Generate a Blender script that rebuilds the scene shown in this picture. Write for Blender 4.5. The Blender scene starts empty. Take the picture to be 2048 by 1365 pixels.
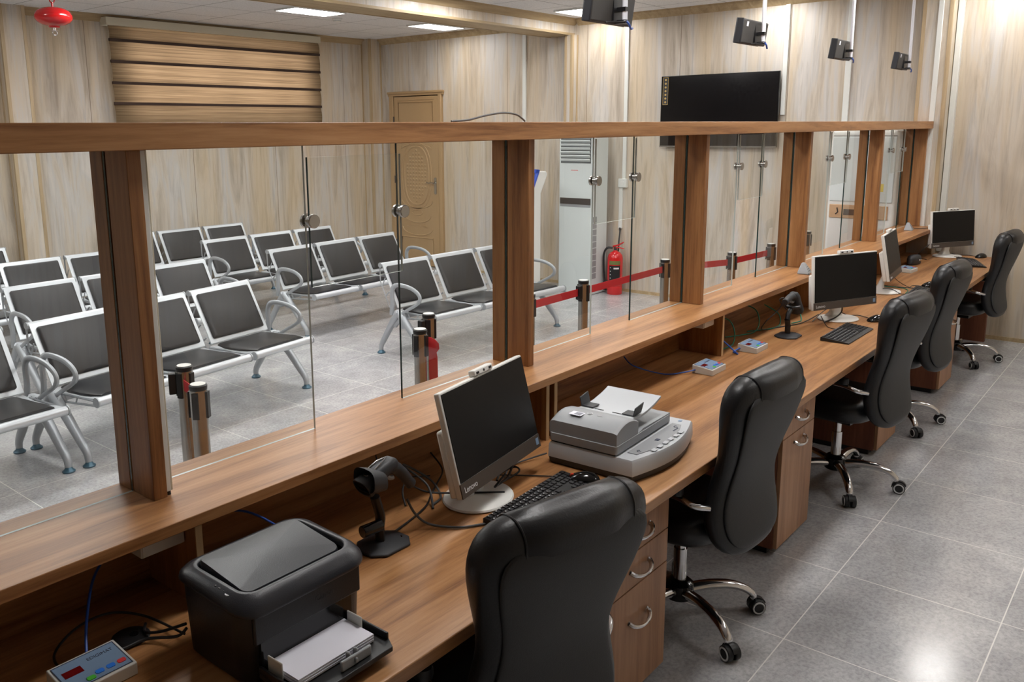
import bpy, bmesh, math, random
from mathutils import Vector, Matrix, Euler
random.seed(7)
S = bpy.context.scene
COL = S.collection
R = math.radians
PI = math.pi

# ------------------------------------------------------------------ camera
cam_d = bpy.data.cameras.new('camera')
cam = bpy.data.objects.new('camera', cam_d)
COL.objects.link(cam)
YAW, PIT, ROLL = 0.706504682, 0.189221125, -0.0100293187
_w = Vector((math.cos(YAW)*math.cos(PIT), math.sin(YAW)*math.cos(PIT), -math.sin(PIT)))
_r0 = Vector((math.sin(YAW), -math.cos(YAW), 0))
_u0 = _r0.cross(_w)
_r = _r0*math.cos(ROLL) + _u0*math.sin(ROLL)
_u = -_r0*math.sin(ROLL) + _u0*math.cos(ROLL)
m = Matrix((_r, _u, -_w)).transposed().to_4x4()
m.translation = Vector((0, 0, 1.9))
cam.matrix_world = m
cam_d.sensor_width = 36.0
cam_d.lens = 1715.42/2048*36.0
cam_d.shift_x = (1024-933.27)/2048
cam_d.shift_y = (585.29-682.5)/2048
cam_d.clip_start = 0.05
cam_d.clip_end = 60
S.camera = cam

# ------------------------------------------------------------------ world, exposure
S.view_settings.view_transform = 'Standard'
S.view_settings.look = 'None'
S.view_settings.gamma = 1
S.view_settings.use_curve_mapping = False
S.view_settings.exposure = 1.58
PANEL = 13.0          # strength of the ceiling panels
WORLD = 3.2          # daylight outside the window
try:
    S.cycles.use_denoising = True
    S.cycles.max_bounces = 10
    S.cycles.transparent_max_bounces = 16
    S.cycles.sample_clamp_indirect = 6
    S.cycles.caustics_reflective = False
    S.cycles.caustics_refractive = False
except Exception:
    pass
w = bpy.data.worlds.new('daylight')
S.world = w
w.use_nodes = True
w.node_tree.nodes['Background'].inputs[0].default_value = (0.86, 0.90, 1.0, 1)
w.node_tree.nodes['Background'].inputs[1].default_value = WORLD


# ------------------------------------------------------------------ materials
def lin(c):
    return tuple(((v/255)/12.92 if v/255 <= 0.04045 else ((v/255+0.055)/1.055)**2.4) for v in c) + (1.0,)


def pbr(name, c, rough=0.5, metal=0.0, spec=0.5, coat=0.0, bump=None, emit=None, trans=0.0):
    m = bpy.data.materials.new(name)
    m.use_nodes = True
    nt = m.node_tree
    b = nt.nodes['Principled BSDF']
    b.inputs['Base Color'].default_value = lin(c)
    b.inputs['Roughness'].default_value = rough
    b.inputs['Metallic'].default_value = metal
    b.inputs['Specular IOR Level'].default_value = spec
    b.inputs['Coat Weight'].default_value = coat
    if trans:
        b.inputs['Transmission Weight'].default_value = trans
    if emit:
        b.inputs['Emission Color'].default_value = lin(c)
        b.inputs['Emission Strength'].default_value = emit
    # a light touch of unevenness so nothing is a dead flat colour
    n = nt.nodes.new('ShaderNodeTexNoise')
    tc = nt.nodes.new('ShaderNodeTexCoord')
    n.inputs['Scale'].default_value = bump[0] if bump else 40
    n.inputs['Detail'].default_value = 4
    nt.links.new(tc.outputs['Object'], n.inputs['Vector'])
    if bump:
        bp = nt.nodes.new('ShaderNodeBump')
        bp.inputs['Strength'].default_value = bump[1]
        bp.inputs['Distance'].default_value = 0.002
        nt.links.new(n.outputs['Fac'], bp.inputs['Height'])
        nt.links.new(bp.outputs['Normal'], b.inputs['Normal'])
    mr = nt.nodes.new('ShaderNodeMapRange')
    mr.inputs['To Min'].default_value = max(0, rough-0.04)
    mr.inputs['To Max'].default_value = min(1, rough+0.04)
    nt.links.new(n.outputs['Fac'], mr.inputs['Value'])
    nt.links.new(mr.outputs['Result'], b.inputs['Roughness'])
    return m


def node(nt, t, **kw):
    n = nt.nodes.new(t)
    for k, v in kw.items():
        if k in n.inputs:
            n.inputs[k].default_value = v
        else:
            setattr(n, k, v)
    return n


def ramp(nt, stops):
    r = nt.nodes.new('ShaderNodeValToRGB')
    e = r.color_ramp.elements
    while len(e) < len(stops):
        e.new(0.5)
    for el, (p, c) in zip(e, stops):
        el.position = p
        el.color = lin(c)
    return r


def wood(name, sc, stops, rough=0.38, bump=0.06):
    """laminate: sc stretches the grain (small number = along the grain)"""
    m = bpy.data.materials.new(name)
    m.use_nodes = True
    nt = m.node_tree
    L = nt.links.new
    b = nt.nodes['Principled BSDF']
    g = nt.nodes.new('ShaderNodeNewGeometry')
    mp = node(nt, 'ShaderNodeMapping')
    mp.inputs['Scale'].default_value = sc
    L(g.outputs['Position'], mp.inputs['Vector'])
    n1 = node(nt, 'ShaderNodeTexNoise', Scale=1.0, Detail=5, Roughness=0.6, Distortion=0.6)
    L(mp.outputs[0], n1.inputs['Vector'])
    mp2 = node(nt, 'ShaderNodeMapping')
    mp2.inputs['Scale'].default_value = [v*6 for v in sc]
    L(g.outputs['Position'], mp2.inputs['Vector'])
    n2 = node(nt, 'ShaderNodeTexNoise', Scale=1.0, Detail=4, Roughness=0.7, Distortion=0.3)
    L(mp2.outputs[0], n2.inputs['Vector'])
    mx = node(nt, 'ShaderNodeMath', operation='MULTIPLY_ADD')
    L(n2.outputs['Fac'], mx.inputs[0])
    mx.inputs[1].default_value = 0.45
    L(n1.outputs['Fac'], mx.inputs[2])
    sub = node(nt, 'ShaderNodeMath', operation='SUBTRACT')
    L(mx.outputs[0], sub.inputs[0])
    sub.inputs[1].default_value = 0.225
    r = ramp(nt, stops)
    L(sub.outputs[0], r.inputs['Fac'])
    L(r.outputs['Color'], b.inputs['Base Color'])
    b.inputs['Roughness'].default_value = rough
    bp = node(nt, 'ShaderNodeBump')
    bp.inputs['Strength'].default_value = bump
    bp.inputs['Distance'].default_value = 0.002
    L(n2.outputs['Fac'], bp.inputs['Height'])
    L(bp.outputs['Normal'], b.inputs['Normal'])
    return m


WS = [(0.28, (118, 76, 44)), (0.42, (148, 102, 62)), (0.52, (166, 118, 74)), (0.68, (180, 134, 90))]
M_wx = wood('laminate_grain_along', (0.9, 16, 16), WS)
M_wz = wood('laminate_grain_upright', (16, 16, 0.9), [(0.28, (108, 68, 38)), (0.45, (142, 96, 56)), (0.6, (160, 112, 68)), (0.7, (172, 124, 80))])
M_wy = wood('laminate_grain_across', (16, 0.9, 16), WS)
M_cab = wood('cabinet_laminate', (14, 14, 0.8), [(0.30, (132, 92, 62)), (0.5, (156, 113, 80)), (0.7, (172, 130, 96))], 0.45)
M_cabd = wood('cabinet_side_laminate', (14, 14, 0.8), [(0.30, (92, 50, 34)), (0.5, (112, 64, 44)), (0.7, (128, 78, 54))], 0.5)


def wall_mat(name, seam_axis=None, off=0.0, pitch=1.2, tone=1.0):
    m = bpy.data.materials.new(name)
    m.use_nodes = True
    nt = m.node_tree
    L = nt.links.new
    b = nt.nodes['Principled BSDF']
    g = nt.nodes.new('ShaderNodeNewGeometry')

    def nz(sc, det, rou, dist):
        mp = node(nt, 'ShaderNodeMapping')
        mp.inputs['Scale'].default_value = sc
        L(g.outputs['Position'], mp.inputs['Vector'])
        n = node(nt, 'ShaderNodeTexNoise', Scale=1.0, Detail=det, Roughness=rou, Distortion=dist)
        L(mp.outputs[0], n.inputs['Vector'])
        return n
    t = tone

    def c(*v):
        return tuple(min(255, x*t) for x in v)
    a = nz((5.0, 5.0, 0.60), 6, 0.6, 1.2)
    r1 = ramp(nt, [(0.30, c(172, 160, 146)), (0.42, c(190, 179, 164)), (0.50, c(204, 194, 180)), (0.58, c(199, 195, 190)), (0.72, c(214, 207, 199))])
    L(a.outputs['Fac'], r1.inputs['Fac'])
    b2 = nz((3.2, 3.2, 0.30), 4, 0.55, 0.6)
    r2 = ramp(nt, [(0.45, (0, 0, 0)), (0.62, (255, 255, 255))])
    L(b2.outputs['Fac'], r2.inputs['Fac'])
    mx = node(nt, 'ShaderNodeMix', data_type='RGBA')
    f = node(nt, 'ShaderNodeMath', operation='MULTIPLY')
    L(r2.outputs['Color'], f.inputs[0])
    f.inputs[1].default_value = 0.55
    L(f.outputs[0], mx.inputs['Factor'])
    L(r1.outputs['Color'], mx.inputs['A'])
    mx.inputs['B'].default_value = lin(c(206, 184, 148))
    d = nz((26, 26, 1.4), 4, 0.65, 0.5)
    r3 = ramp(nt, [(0.32, (214, 210, 204)), (0.5, (255, 255, 255))])
    L(d.outputs['Fac'], r3.inputs['Fac'])
    mu = node(nt, 'ShaderNodeMix', data_type='RGBA', blend_type='MULTIPLY')
    mu.inputs['Factor'].default_value = 0.6
    L(mx.outputs['Result'], mu.inputs['A'])
    L(r3.outputs['Color'], mu.inputs['B'])
    out = mu.outputs['Result']
    if seam_axis is not None:
        sp = node(nt, 'ShaderNodeSeparateXYZ')
        L(g.outputs['Position'], sp.inputs[0])
        s1 = node(nt, 'ShaderNodeMath', operation='SUBTRACT')
        L(sp.outputs[seam_axis], s1.inputs[0])
        s1.inputs[1].default_value = off
        s2 = node(nt, 'ShaderNodeMath', operation='PINGPONG')
        L(s1.outputs[0], s2.inputs[0])
        s2.inputs[1].default_value = pitch/2
        s3 = node(nt, 'ShaderNodeMath', operation='LESS_THAN')
        L(s2.outputs[0], s3.inputs[0])
        s3.inputs[1].default_value = 0.003
        m3 = node(nt, 'ShaderNodeMix', data_type='RGBA')
        L(s3.outputs[0], m3.inputs['Factor'])
        L(out, m3.inputs['A'])
        m3.inputs['B'].default_value = lin((120, 104, 84))
        out = m3.outputs['Result']
    L(out, b.inputs['Base Color'])
    b.inputs['Roughness'].default_value = 0.42
    bp = node(nt, 'ShaderNodeBump')
    bp.inputs['Strength'].default_value = 0.15
    bp.inputs['Distance'].default_value = 0.003
    L(a.outputs['Fac'], bp.inputs['Height'])
    L(bp.outputs['Normal'], b.inputs['Normal'])
    return m


M_wall_r = wall_mat('streaked_wall_panels_right', 1, 4.40, 1.17)
M_wall_b = wall_mat('streaked_wall_panels_back', 0, 3.35, 1.2)
M_wall = wall_mat('streaked_wall_panels')
M_tan = wood('tan_wood_trim', (14, 14, 0.8), [(0.3, (168, 146, 114)), (0.5, (184, 162, 128)), (0.7, (196, 176, 144))], 0.5)
M_tanx = wood('tan_wood_trim_along', (0.8, 14, 14), [(0.3, (160, 138, 104)), (0.5, (176, 154, 118)), (0.7, (188, 168, 134))], 0.5)


def floor_mat():
    m = bpy.data.materials.new('grey_stone_floor_tiles')
    m.use_nodes = True
    nt = m.node_tree
    L = nt.links.new
    b = nt.nodes['Principled BSDF']
    g = nt.nodes.new('ShaderNodeNewGeometry')
    n1 = node(nt, 'ShaderNodeTexNoise', Scale=3.0, Detail=9, Roughness=0.72, Distortion=0.2)
    L(g.outputs['Position'], n1.inputs['Vector'])
    n2 = node(nt, 'ShaderNodeTexNoise', Scale=60, Detail=6, Roughness=0.7, Distortion=0.3)
    L(g.outputs['Position'], n2.inputs['Vector'])
    r1 = ramp(nt, [(0.30, (164, 164, 166)), (0.5, (184, 184, 186)), (0.70, (204, 204, 204))])
    L(n1.outputs['Fac'], r1.inputs['Fac'])
    r2 = ramp(nt, [(0.34, (190, 190, 190)), (0.58, (255, 255, 255))])
    L(n2.outputs['Fac'], r2.inputs['Fac'])
    mu = node(nt, 'ShaderNodeMix', data_type='RGBA', blend_type='MULTIPLY')
    mu.inputs['Factor'].default_value = 0.62
    L(r1.outputs['Color'], mu.inputs['A'])
    L(r2.outputs['Color'], mu.inputs['B'])
    sp = node(nt, 'ShaderNodeSeparateXYZ')
    L(g.outputs['Position'], sp.inputs[0])
    lines = []
    for ax, off, pitch in ((0, 4.26, 0.635), (1, 1.0, 0.6075)):
        s1 = node(nt, 'ShaderNodeMath', operation='SUBTRACT')
        L(sp.outputs[ax], s1.inputs[0])
        s1.inputs[1].default_value = off
        s2 = node(nt, 'ShaderNodeMath', operation='PINGPONG')
        L(s1.outputs[0], s2.inputs[0])
        s2.inputs[1].default_value = pitch/2
        s3 = node(nt, 'ShaderNodeMath', operation='LESS_THAN')
        L(s2.outputs[0], s3.inputs[0])
        s3.inputs[1].default_value = 0.0022
        lines.append(s3)
    mxm = node(nt, 'ShaderNodeMath', operation='MAXIMUM')
    L(lines[0].outputs[0], mxm.inputs[0])
    L(lines[1].outputs[0], mxm.inputs[1])
    m3 = node(nt, 'ShaderNodeMix', data_type='RGBA')
    L(mxm.outputs[0], m3.inputs['Factor'])
    L(mu.outputs['Result'], m3.inputs['A'])
    m3.inputs['B'].default_value = lin((228, 227, 222))
    L(m3.outputs['Result'], b.inputs['Base Color'])
    rr = node(nt, 'ShaderNodeMapRange')
    rr.inputs['To Min'].default_value = 0.06
    rr.inputs['To Max'].default_value = 0.26
    L(n2.outputs['Fac'], rr.inputs['Value'])
    L(rr.outputs['Result'], b.inputs['Roughness'])
    return m


def ceil_mat():
    m = bpy.data.materials.new('white_ceiling_tiles')
    m.use_nodes = True
    nt = m.node_tree
    L = nt.links.new
    b = nt.nodes['Principled BSDF']
    g = nt.nodes.new('ShaderNodeNewGeometry')
    sp = node(nt, 'ShaderNodeSeparateXYZ')
    L(g.outputs['Position'], sp.inputs[0])
    lines = []
    for ax, off in ((0, 5.77), (1, 7.15)):
        s1 = node(nt, 'ShaderNodeMath', operation='SUBTRACT')
        L(sp.outputs[ax], s1.inputs[0])
        s1.inputs[1].default_value = off
        s2 = node(nt, 'ShaderNodeMath', operation='PINGPONG')
        L(s1.outputs[0], s2.inputs[0])
        s2.inputs[1].default_value = 0.655/2
        s3 = node(nt, 'ShaderNodeMath', operation='LESS_THAN')
        L(s2.outputs[0], s3.inputs[0])
        s3.inputs[1].default_value = 0.004
        lines.append(s3)
    mxm = node(nt, 'ShaderNodeMath', operation='MAXIMUM')
    L(lines[0].outputs[0], mxm.inputs[0])
    L(lines[1].outputs[0], mxm.inputs[1])
    n = node(nt, 'ShaderNodeTexNoise', Scale=60, Detail=3)
    L(g.outputs['Position'], n.inputs['Vector'])
    r = ramp(nt, [(0.35, (222, 222, 224)), (0.6, (236, 236, 237))])
    L(n.outputs['Fac'], r.inputs['Fac'])
    m3 = node(nt, 'ShaderNodeMix', data_type='RGBA')
    L(mxm.outputs[0], m3.inputs['Factor'])
    L(r.outputs['Color'], m3.inputs['A'])
    m3.inputs['B'].default_value = lin((96, 96, 98))
    L(m3.outputs['Result'], b.inputs['Base Color'])
    b.inputs['Roughness'].default_value = 0.8
    return m


def glass_mat(name, tint, ior=0.05):
    m = bpy.data.materials.new(name)
    m.use_nodes = True
    nt = m.node_tree
    L = nt.links.new
    nt.nodes.remove(nt.nodes['Principled BSDF'])
    out = nt.nodes['Material Output']
    tr = node(nt, 'ShaderNodeBsdfTransparent')
    tr.inputs['Color'].default_value = tint + (1,)
    gl = node(nt, 'ShaderNodeBsdfGlossy')
    gl.inputs['Roughness'].default_value = 0.0
    lw = node(nt, 'ShaderNodeLayerWeight')
    lw.inputs['Blend'].default_value = 0.5
    pw = node(nt, 'ShaderNodeMath', operation='POWER')
    L(lw.outputs['Facing'], pw.inputs[0])
    pw.inputs[1].default_value = 4.5
    fr = node(nt, 'ShaderNodeMath', operation='MULTIPLY_ADD')
    L(pw.outputs[0], fr.inputs[0])
    fr.inputs[1].default_value = 0.85
    fr.inputs[2].default_value = ior
    mx = node(nt, 'ShaderNodeMixShader')
    L(fr.outputs[0], mx.inputs[0])
    L(tr.outputs[0], mx.inputs[1])
    L(gl.outputs[0], mx.inputs[2])
    L(mx.outputs[0], out.inputs['Surface'])
    return m


def blind_mat():
    m = bpy.data.materials.new('zebra_blind_fabric')
    m.use_nodes = True
    nt = m.node_tree
    L = nt.links.new
    nt.nodes.remove(nt.nodes['Principled BSDF'])
    out = nt.nodes['Material Output']
    g = nt.nodes.new('ShaderNodeNewGeometry')
    mp = node(nt, 'ShaderNodeMapping')
    mp.inputs['Scale'].default_value = (0.6, 0.6, 70)
    L(g.outputs['Position'], mp.inputs['Vector'])
    n = node(nt, 'ShaderNodeTexNoise', Scale=1.0, Detail=4, Roughness=0.8)
    L(mp.outputs[0], n.inputs['Vector'])
    r = ramp(nt, [(0.3, (92, 80, 62)), (0.5, (120, 105, 82)), (0.7, (144, 128, 102))])
    L(n.outputs['Fac'], r.inputs['Fac'])
    d = node(nt, 'ShaderNodeBsdfDiffuse')
    t = node(nt, 'ShaderNodeBsdfTranslucent')
    L(r.outputs['Color'], d.inputs['Color'])
    mu = node(nt, 'ShaderNodeMix', data_type='RGBA', blend_type='MULTIPLY')
    mu.inputs['Factor'].default_value = 1
    L(r.outputs['Color'], mu.inputs['A'])
    mu.inputs['B'].default_value = (1.0, 0.78, 0.66, 1)
    L(mu.outputs['Result'], t.inputs['Color'])
    mx = node(nt, 'ShaderNodeMixShader')
    mx.inputs[0].default_value = 0.45
    L(d.outputs[0], mx.inputs[1])
    L(t.outputs[0], mx.inputs[2])
    L(mx.outputs[0], out.inputs['Surface'])
    return m


M_floor = floor_mat()
M_ceil = ceil_mat()
M_glass = glass_mat('clear_float_glass', (0.93, 0.955, 0.945), 0.055)
M_gedgel = pbr('pale_glass_edge', (198, 206, 202), 0.2)
M_gedge = pbr('green_glass_edge', (30, 52, 50), 0.15)
M_blind = blind_mat()
M_blind_d = pbr('dark_blind_band', (62, 46, 38), 0.9)
M_band = pbr('pale_edge_band', (196, 168, 128), 0.5)
M_white = pbr('white_plastic', (226, 226, 222), 0.35)
M_trunk = pbr('white_trunking', (222, 224, 220), 0.45)
M_cream = pbr('cream_valance', (206, 200, 180), 0.5)
M_offw = pbr('pale_grey_plastic', (206, 205, 198), 0.45)
M_black = pbr('black_plastic', (20, 20, 22), 0.4)
M_blackg = pbr('black_gloss_plastic', (12, 12, 14), 0.12)
M_prn = pbr('printer_black_shell', (26, 27, 30), 0.42, bump=(400, 0.25))
M_prn_top = pbr('printer_charcoal_lid', (36, 38, 45), 0.33, bump=(500, 0.2))
M_scr = pbr('dark_screen', (12, 12, 13), 0.4, spec=0.25)
M_scrtv = pbr('tv_screen', (8, 8, 12), 0.12)
M_chin = pbr('bronze_grey_chin', (72, 64, 58), 0.4)
M_scan = pbr('scanner_silver_plastic', (150, 153, 156), 0.42)
M_scan_l = pbr('scanner_light_plastic', (186, 190, 194), 0.42)
M_scan_d = pbr('scanner_dark_base', (44, 46, 50), 0.5)
M_leather = pbr('black_leather', (17, 18, 21), 0.4, bump=(160, 0.25))
M_cover = pbr('charcoal_back_cover', (38, 39, 40), 0.55, bump=(300, 0.3))
M_pad = pbr('black_seat_pad', (27, 27, 30), 0.38, bump=(260, 0.2))
M_chrome = pbr('chrome', (214, 214, 216), 0.12, 1.0)
M_steel = pbr('brushed_steel', (176, 174, 170), 0.24, 1.0)
M_silver = pbr('silver_painted_steel', (206, 211, 216), 0.32, 0.35)
M_alu = pbr('cast_aluminium', (176, 181, 186), 0.42, 0.35)
M_pole = pbr('white_painted_pole', (226, 228, 236), 0.3)
M_rubber = pbr('caster_rubber', (28, 28, 30), 0.6)
M_ring = pbr('caster_grey_ring', (196, 198, 198), 0.4)
M_blue = pbr('blue_cable', (40, 82, 170), 0.45)
M_green = pbr('green_cable', (34, 130, 104), 0.45)
M_cable = pbr('black_cable', (26, 26, 28), 0.45)
M_gcable = pbr('grey_cable', (70, 72, 74), 0.5)
M_red = pbr('red_paint', (196, 22, 26), 0.22, coat=0.4)
M_redb = pbr('red_belt', (190, 34, 40), 0.75, bump=(600, 0.3))
M_redd = pbr('dark_red_display', (104, 18, 20), 0.2)
M_qface = pbr('blue_grey_faceplate', (120, 144, 172), 0.5)
M_btnb = pbr('blue_button', (40, 120, 220), 0.5)
M_btnr = pbr('red_button', (220, 60, 60), 0.5)
M_btng = pbr('green_button', (80, 190, 60), 0.5)
M_ink = pbr('dark_print', (48, 56, 76), 0.6)
M_wprint = pbr('white_print', (220, 220, 222), 0.5)
M_paper = pbr('white_paper', (232, 232, 242), 0.8)
M_door = pbr('tan_door_paint', (176, 146, 106), 0.45)
M_doord = pbr('door_shadow_gap', (70, 56, 40), 0.8)
M_ac = pbr('air_conditioner_white', (214, 222, 222), 0.4)
M_acd = pbr('vent_dark', (84, 90, 92), 0.6)
M_brown = pbr('dark_brown_plastic', (58, 50, 46), 0.5)
M_beige = pbr('beige_panel', (196, 160, 124), 0.4)
M_kblue = pbr('kiosk_blue', (38, 84, 196), 0.35)
M_yellow = pbr('yellow_label', (226, 200, 60), 0.6)
M_foot = pbr('blue_grey_foot', (70, 104, 122), 0.35, 0.3)
M_lavs = pbr('display_case_black', (34, 36, 42), 0.5)
M_dusty = pbr('display_back_dusty_black', (66, 64, 62), 0.7)
M_orange = pbr('orange_red_dot', (214, 60, 30), 0.5)


def emis(name, c, s):
    m = bpy.data.materials.new(name)
    m.use_nodes = True
    nt = m.node_tree
    nt.nodes.remove(nt.nodes['Principled BSDF'])
    e = node(nt, 'ShaderNodeEmission')
    e.inputs['Color'].default_value = c + (1,)
    e.inputs['Strength'].default_value = s
    nt.links.new(e.outputs[0], nt.nodes['Material Output'].inputs['Surface'])
    return m


M_panel = emis('lit_diffuser', (1.0, 0.975, 0.955), PANEL)
M_panel2 = emis('lit_diffuser_dimmed', (1.0, 0.975, 0.945), PANEL*0.5)  # dimmed so the wall close by does not burn out; also for the fill row


# ------------------------------------------------------------------ mesh builder
class MB:
    def __init__(self):
        self.v = []
        self.f = []
        self.mi = []
        self.k = 0
        self.T = Matrix.Identity(4)

    def add(self, vs, fs):
        n = len(self.v)
        self.v += [tuple(self.T @ Vector(p)) for p in vs]
        self.f += [tuple(i+n for i in f) for f in fs]
        self.mi += [self.k]*len(fs)
        return self

    def box(self, x0, x1, y0, y1, z0, z1):
        v = [(x, y, z) for x in (x0, x1) for y in (y0, y1) for z in (z0, z1)]
        return self.add(v, [(0, 1, 3, 2), (4, 6, 7, 5), (0, 4, 5, 1), (2, 3, 7, 6), (0, 2, 6, 4), (1, 5, 7, 3)])

    def loft(self, rings, cap=True, closed=True, loop=False):
        n = len(rings[0])
        v = [p for r in rings for p in r]
        f = []
        m = len(rings)
        for i in range(m if loop else m-1):
            a, b = i*n, ((i+1) % m)*n
            for j in range(n if closed else n-1):
                k = (j+1) % n
                f.append((a+j, a+k, b+k, b+j))
        if cap and not loop:
            f.append(tuple(range(n))[::-1])
            f.append(tuple(range((m-1)*n, m*n)))
        return self.add(v, f)

    def tube(self, pts, r, n=10, loop=False, flat=1.0):
        pts = [Vector(p) for p in pts]
        m = len(pts)
        rr = r if isinstance(r, (list, tuple)) else [r]*m
        rings = []
        up = None
        for i, p in enumerate(pts):
            if loop:
                d = pts[(i+1) % m]-pts[i-1]
            else:
                d = pts[min(i+1, m-1)]-pts[max(i-1, 0)]
            d.normalize()
            if up is None:
                up = Vector((0, 0, 1)) if abs(d.z) < 0.9 else Vector((1, 0, 0))
            s = d.cross(up)
            if s.length < 1e-6:
                s = d.cross(Vector((0, 1, 0)))
            s.normalize()
            up = s.cross(d).normalized()
            rings.append([tuple(p+(s*math.cos(a)*flat+up*math.sin(a))*rr[i]) for a in [2*PI*k/n for k in range(n)]])
        return self.loft(rings, loop=loop)

    def cyl(self, p0, p1, r0, r1=None, n=20):
        return self.tube([p0, p1], [r0, r0 if r1 is None else r1], n)

    def lathe(self, prof, n=28, c=(0, 0, 0), sx=1, sy=1):
        rings = [[(c[0]+r*sx*math.cos(2*PI*k/n), c[1]+r*sy*math.sin(2*PI*k/n), c[2]+z) for k in range(n)] for r, z in prof]
        return self.loft(rings)

    def prism(self, poly, a, b, axis='z'):
        def P(u, v, t):
            return {'z': (u, v, t), 'x': (t, u, v), 'y': (u, t, v)}[axis]
        return self.loft([[P(u, v, a) for u, v in poly], [P(u, v, b) for u, v in poly]])

    def build(self, name, mats, parent=None, bevel=0.0, seg=2, smooth=True, ang=38, sub=0, loc=None, rot=None):
        me = bpy.data.meshes.new(name)
        bm = bmesh.new()
        vs = [bm.verts.new(p) for p in self.v]
        for f, k in zip(self.f, self.mi):
            try:
                fc = bm.faces.new([vs[i] for i in f])
                fc.material_index = k
            except ValueError:
                pass
        bmesh.ops.recalc_face_normals(bm, faces=bm.faces)
        bm.to_mesh(me)
        bm.free()
        if not isinstance(mats, (list, tuple)):
            mats = [mats]
        for mm in mats:
            me.materials.append(mm)
        if smooth:
            me.shade_smooth()
            me.set_sharp_from_angle(angle=R(ang))
        o = bpy.data.objects.new(name, me)
        COL.objects.link(o)
        if parent:
            o.parent = parent
        if loc:
            o.location = loc
        if rot:
            o.rotation_euler = rot
        if bevel:
            md = o.modifiers.new('soft_edges', 'BEVEL')
            md.width = bevel
            md.segments = seg
            md.limit_method = 'ANGLE'
            md.angle_limit = R(40)
        if sub:
            md = o.modifiers.new('smooth', 'SUBSURF')
            md.levels = sub
            md.render_levels = sub
        return o


def bx(*a):
    return MB().box(*a)


def tag(o, label=None, cat=None, group=None, kind=None):
    if label:
        o['label'] = label
    if cat:
        o['category'] = cat
    if group:
        o['group'] = group
    if kind:
        o['kind'] = kind
    return o


def struct(o):
    o['kind'] = 'structure'
    return o


def thing(name, label, cat, loc=(0, 0, 0), rz=0.0, group=None):
    o = bpy.data.objects.new(name, None)
    COL.objects.link(o)
    o.location = loc
    o.rotation_euler = (0, 0, rz)
    o.empty_display_size = 0.1
    return tag(o, label, cat, group)


def kids(o):
    return [c for c in bpy.data.objects if c.parent == o]


def dup(root, loc=None, rz=None, label=None, group=None):
    r = root.copy()
    COL.objects.link(r)
    if loc is not None:
        r.location = loc
    if rz is not None:
        r.rotation_euler = (0, 0, rz)
    if label:
        r['label'] = label
    if group:
        r['group'] = group
    for ch in kids(root):
        c = ch.copy()
        COL.objects.link(c)
        c.parent = r
        for g in kids(ch):
            d = g.copy()
            COL.objects.link(d)
            d.parent = c
    return r


def spline(pts, n=8, loop=False):
    """Catmull-Rom through pts"""
    P = [Vector(p) for p in pts]
    out = []
    m = len(P)
    for i in range(m if loop else m-1):
        p0, p1 = P[(i-1) % m] if (loop or i > 0) else P[0], P[i]
        p2 = P[(i+1) % m]
        p3 = P[(i+2) % m] if (loop or i+2 < m) else P[-1]
        for k in range(n):
            t = k/n
            out.append(0.5*((2*p1)+(p2-p0)*t+(2*p0-5*p1+4*p2-p3)*t*t+(3*p1-p0-3*p2+p3)*t**3))
    if not loop:
        out.append(P[-1])
    return out


def rrect(w, d, r, n=5, cx=0, cy=0):
    """rounded rectangle outline, half sizes w,d"""
    o = []
    for (sx, sy, a0) in ((1, 1, 0), (-1, 1, 90), (-1, -1, 180), (1, -1, 270)):
        for k in range(n+1):
            a = R(a0+90*k/n)
            o.append((cx+sx*(w-r)+r*math.cos(a), cy+sy*(d-r)+r*math.sin(a)))
    return o


def selp(w, d, e=4.0, n=28):
    """superellipse outline"""
    o = []
    for k in range(n):
        a = 2*PI*k/n
        c, s = math.cos(a), math.sin(a)
        o.append((w*math.copysign(abs(c)**(2/e), c), d*math.copysign(abs(s)**(2/e), s)))
    return o


def text(body, size, loc, rot, mat, parent, name='logo', ext=0.0003, align='LEFT'):
    cu = bpy.data.curves.new(name, 'FONT')
    cu.body = body
    cu.size = size
    cu.extrude = ext
    cu.align_x = align
    cu.materials.append(mat)
    o = bpy.data.objects.new(name, cu)
    COL.objects.link(o)
    bpy.context.view_layer.update()
    me = bpy.data.meshes.new_from_object(o)
    bpy.data.objects.remove(o)
    o = bpy.data.objects.new(name, me)
    COL.objects.link(o)
    o.location = loc
    o.rotation_euler = rot
    if parent:
        o.parent = parent
    return o


# ================================================================== THE ROOM
XR, YB, ZC = 8.72, 9.15, 3.13
XL, YF = -3.2, -1.9
struct(bx(XL-.1, XR+.1, YF-.1, YB+.3, -0.06, 0).build('floor', M_floor))
struct(bx(XL-.1, XR+.1, YF-.1, YB+.3, ZC, ZC+.06).build('ceiling', M_ceil))
struct(bx(XR, XR+.1, YF-.1, YB+.3, 0, ZC).build('wall_right', M_wall_r))
struct(bx(XL-.1, XL, YF-.1, YB+.3, 0, ZC).build('wall_left', M_wall))
struct(bx(XL, XR, YF-.1, YF, 0, ZC).build('wall_front', M_wall))
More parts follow.
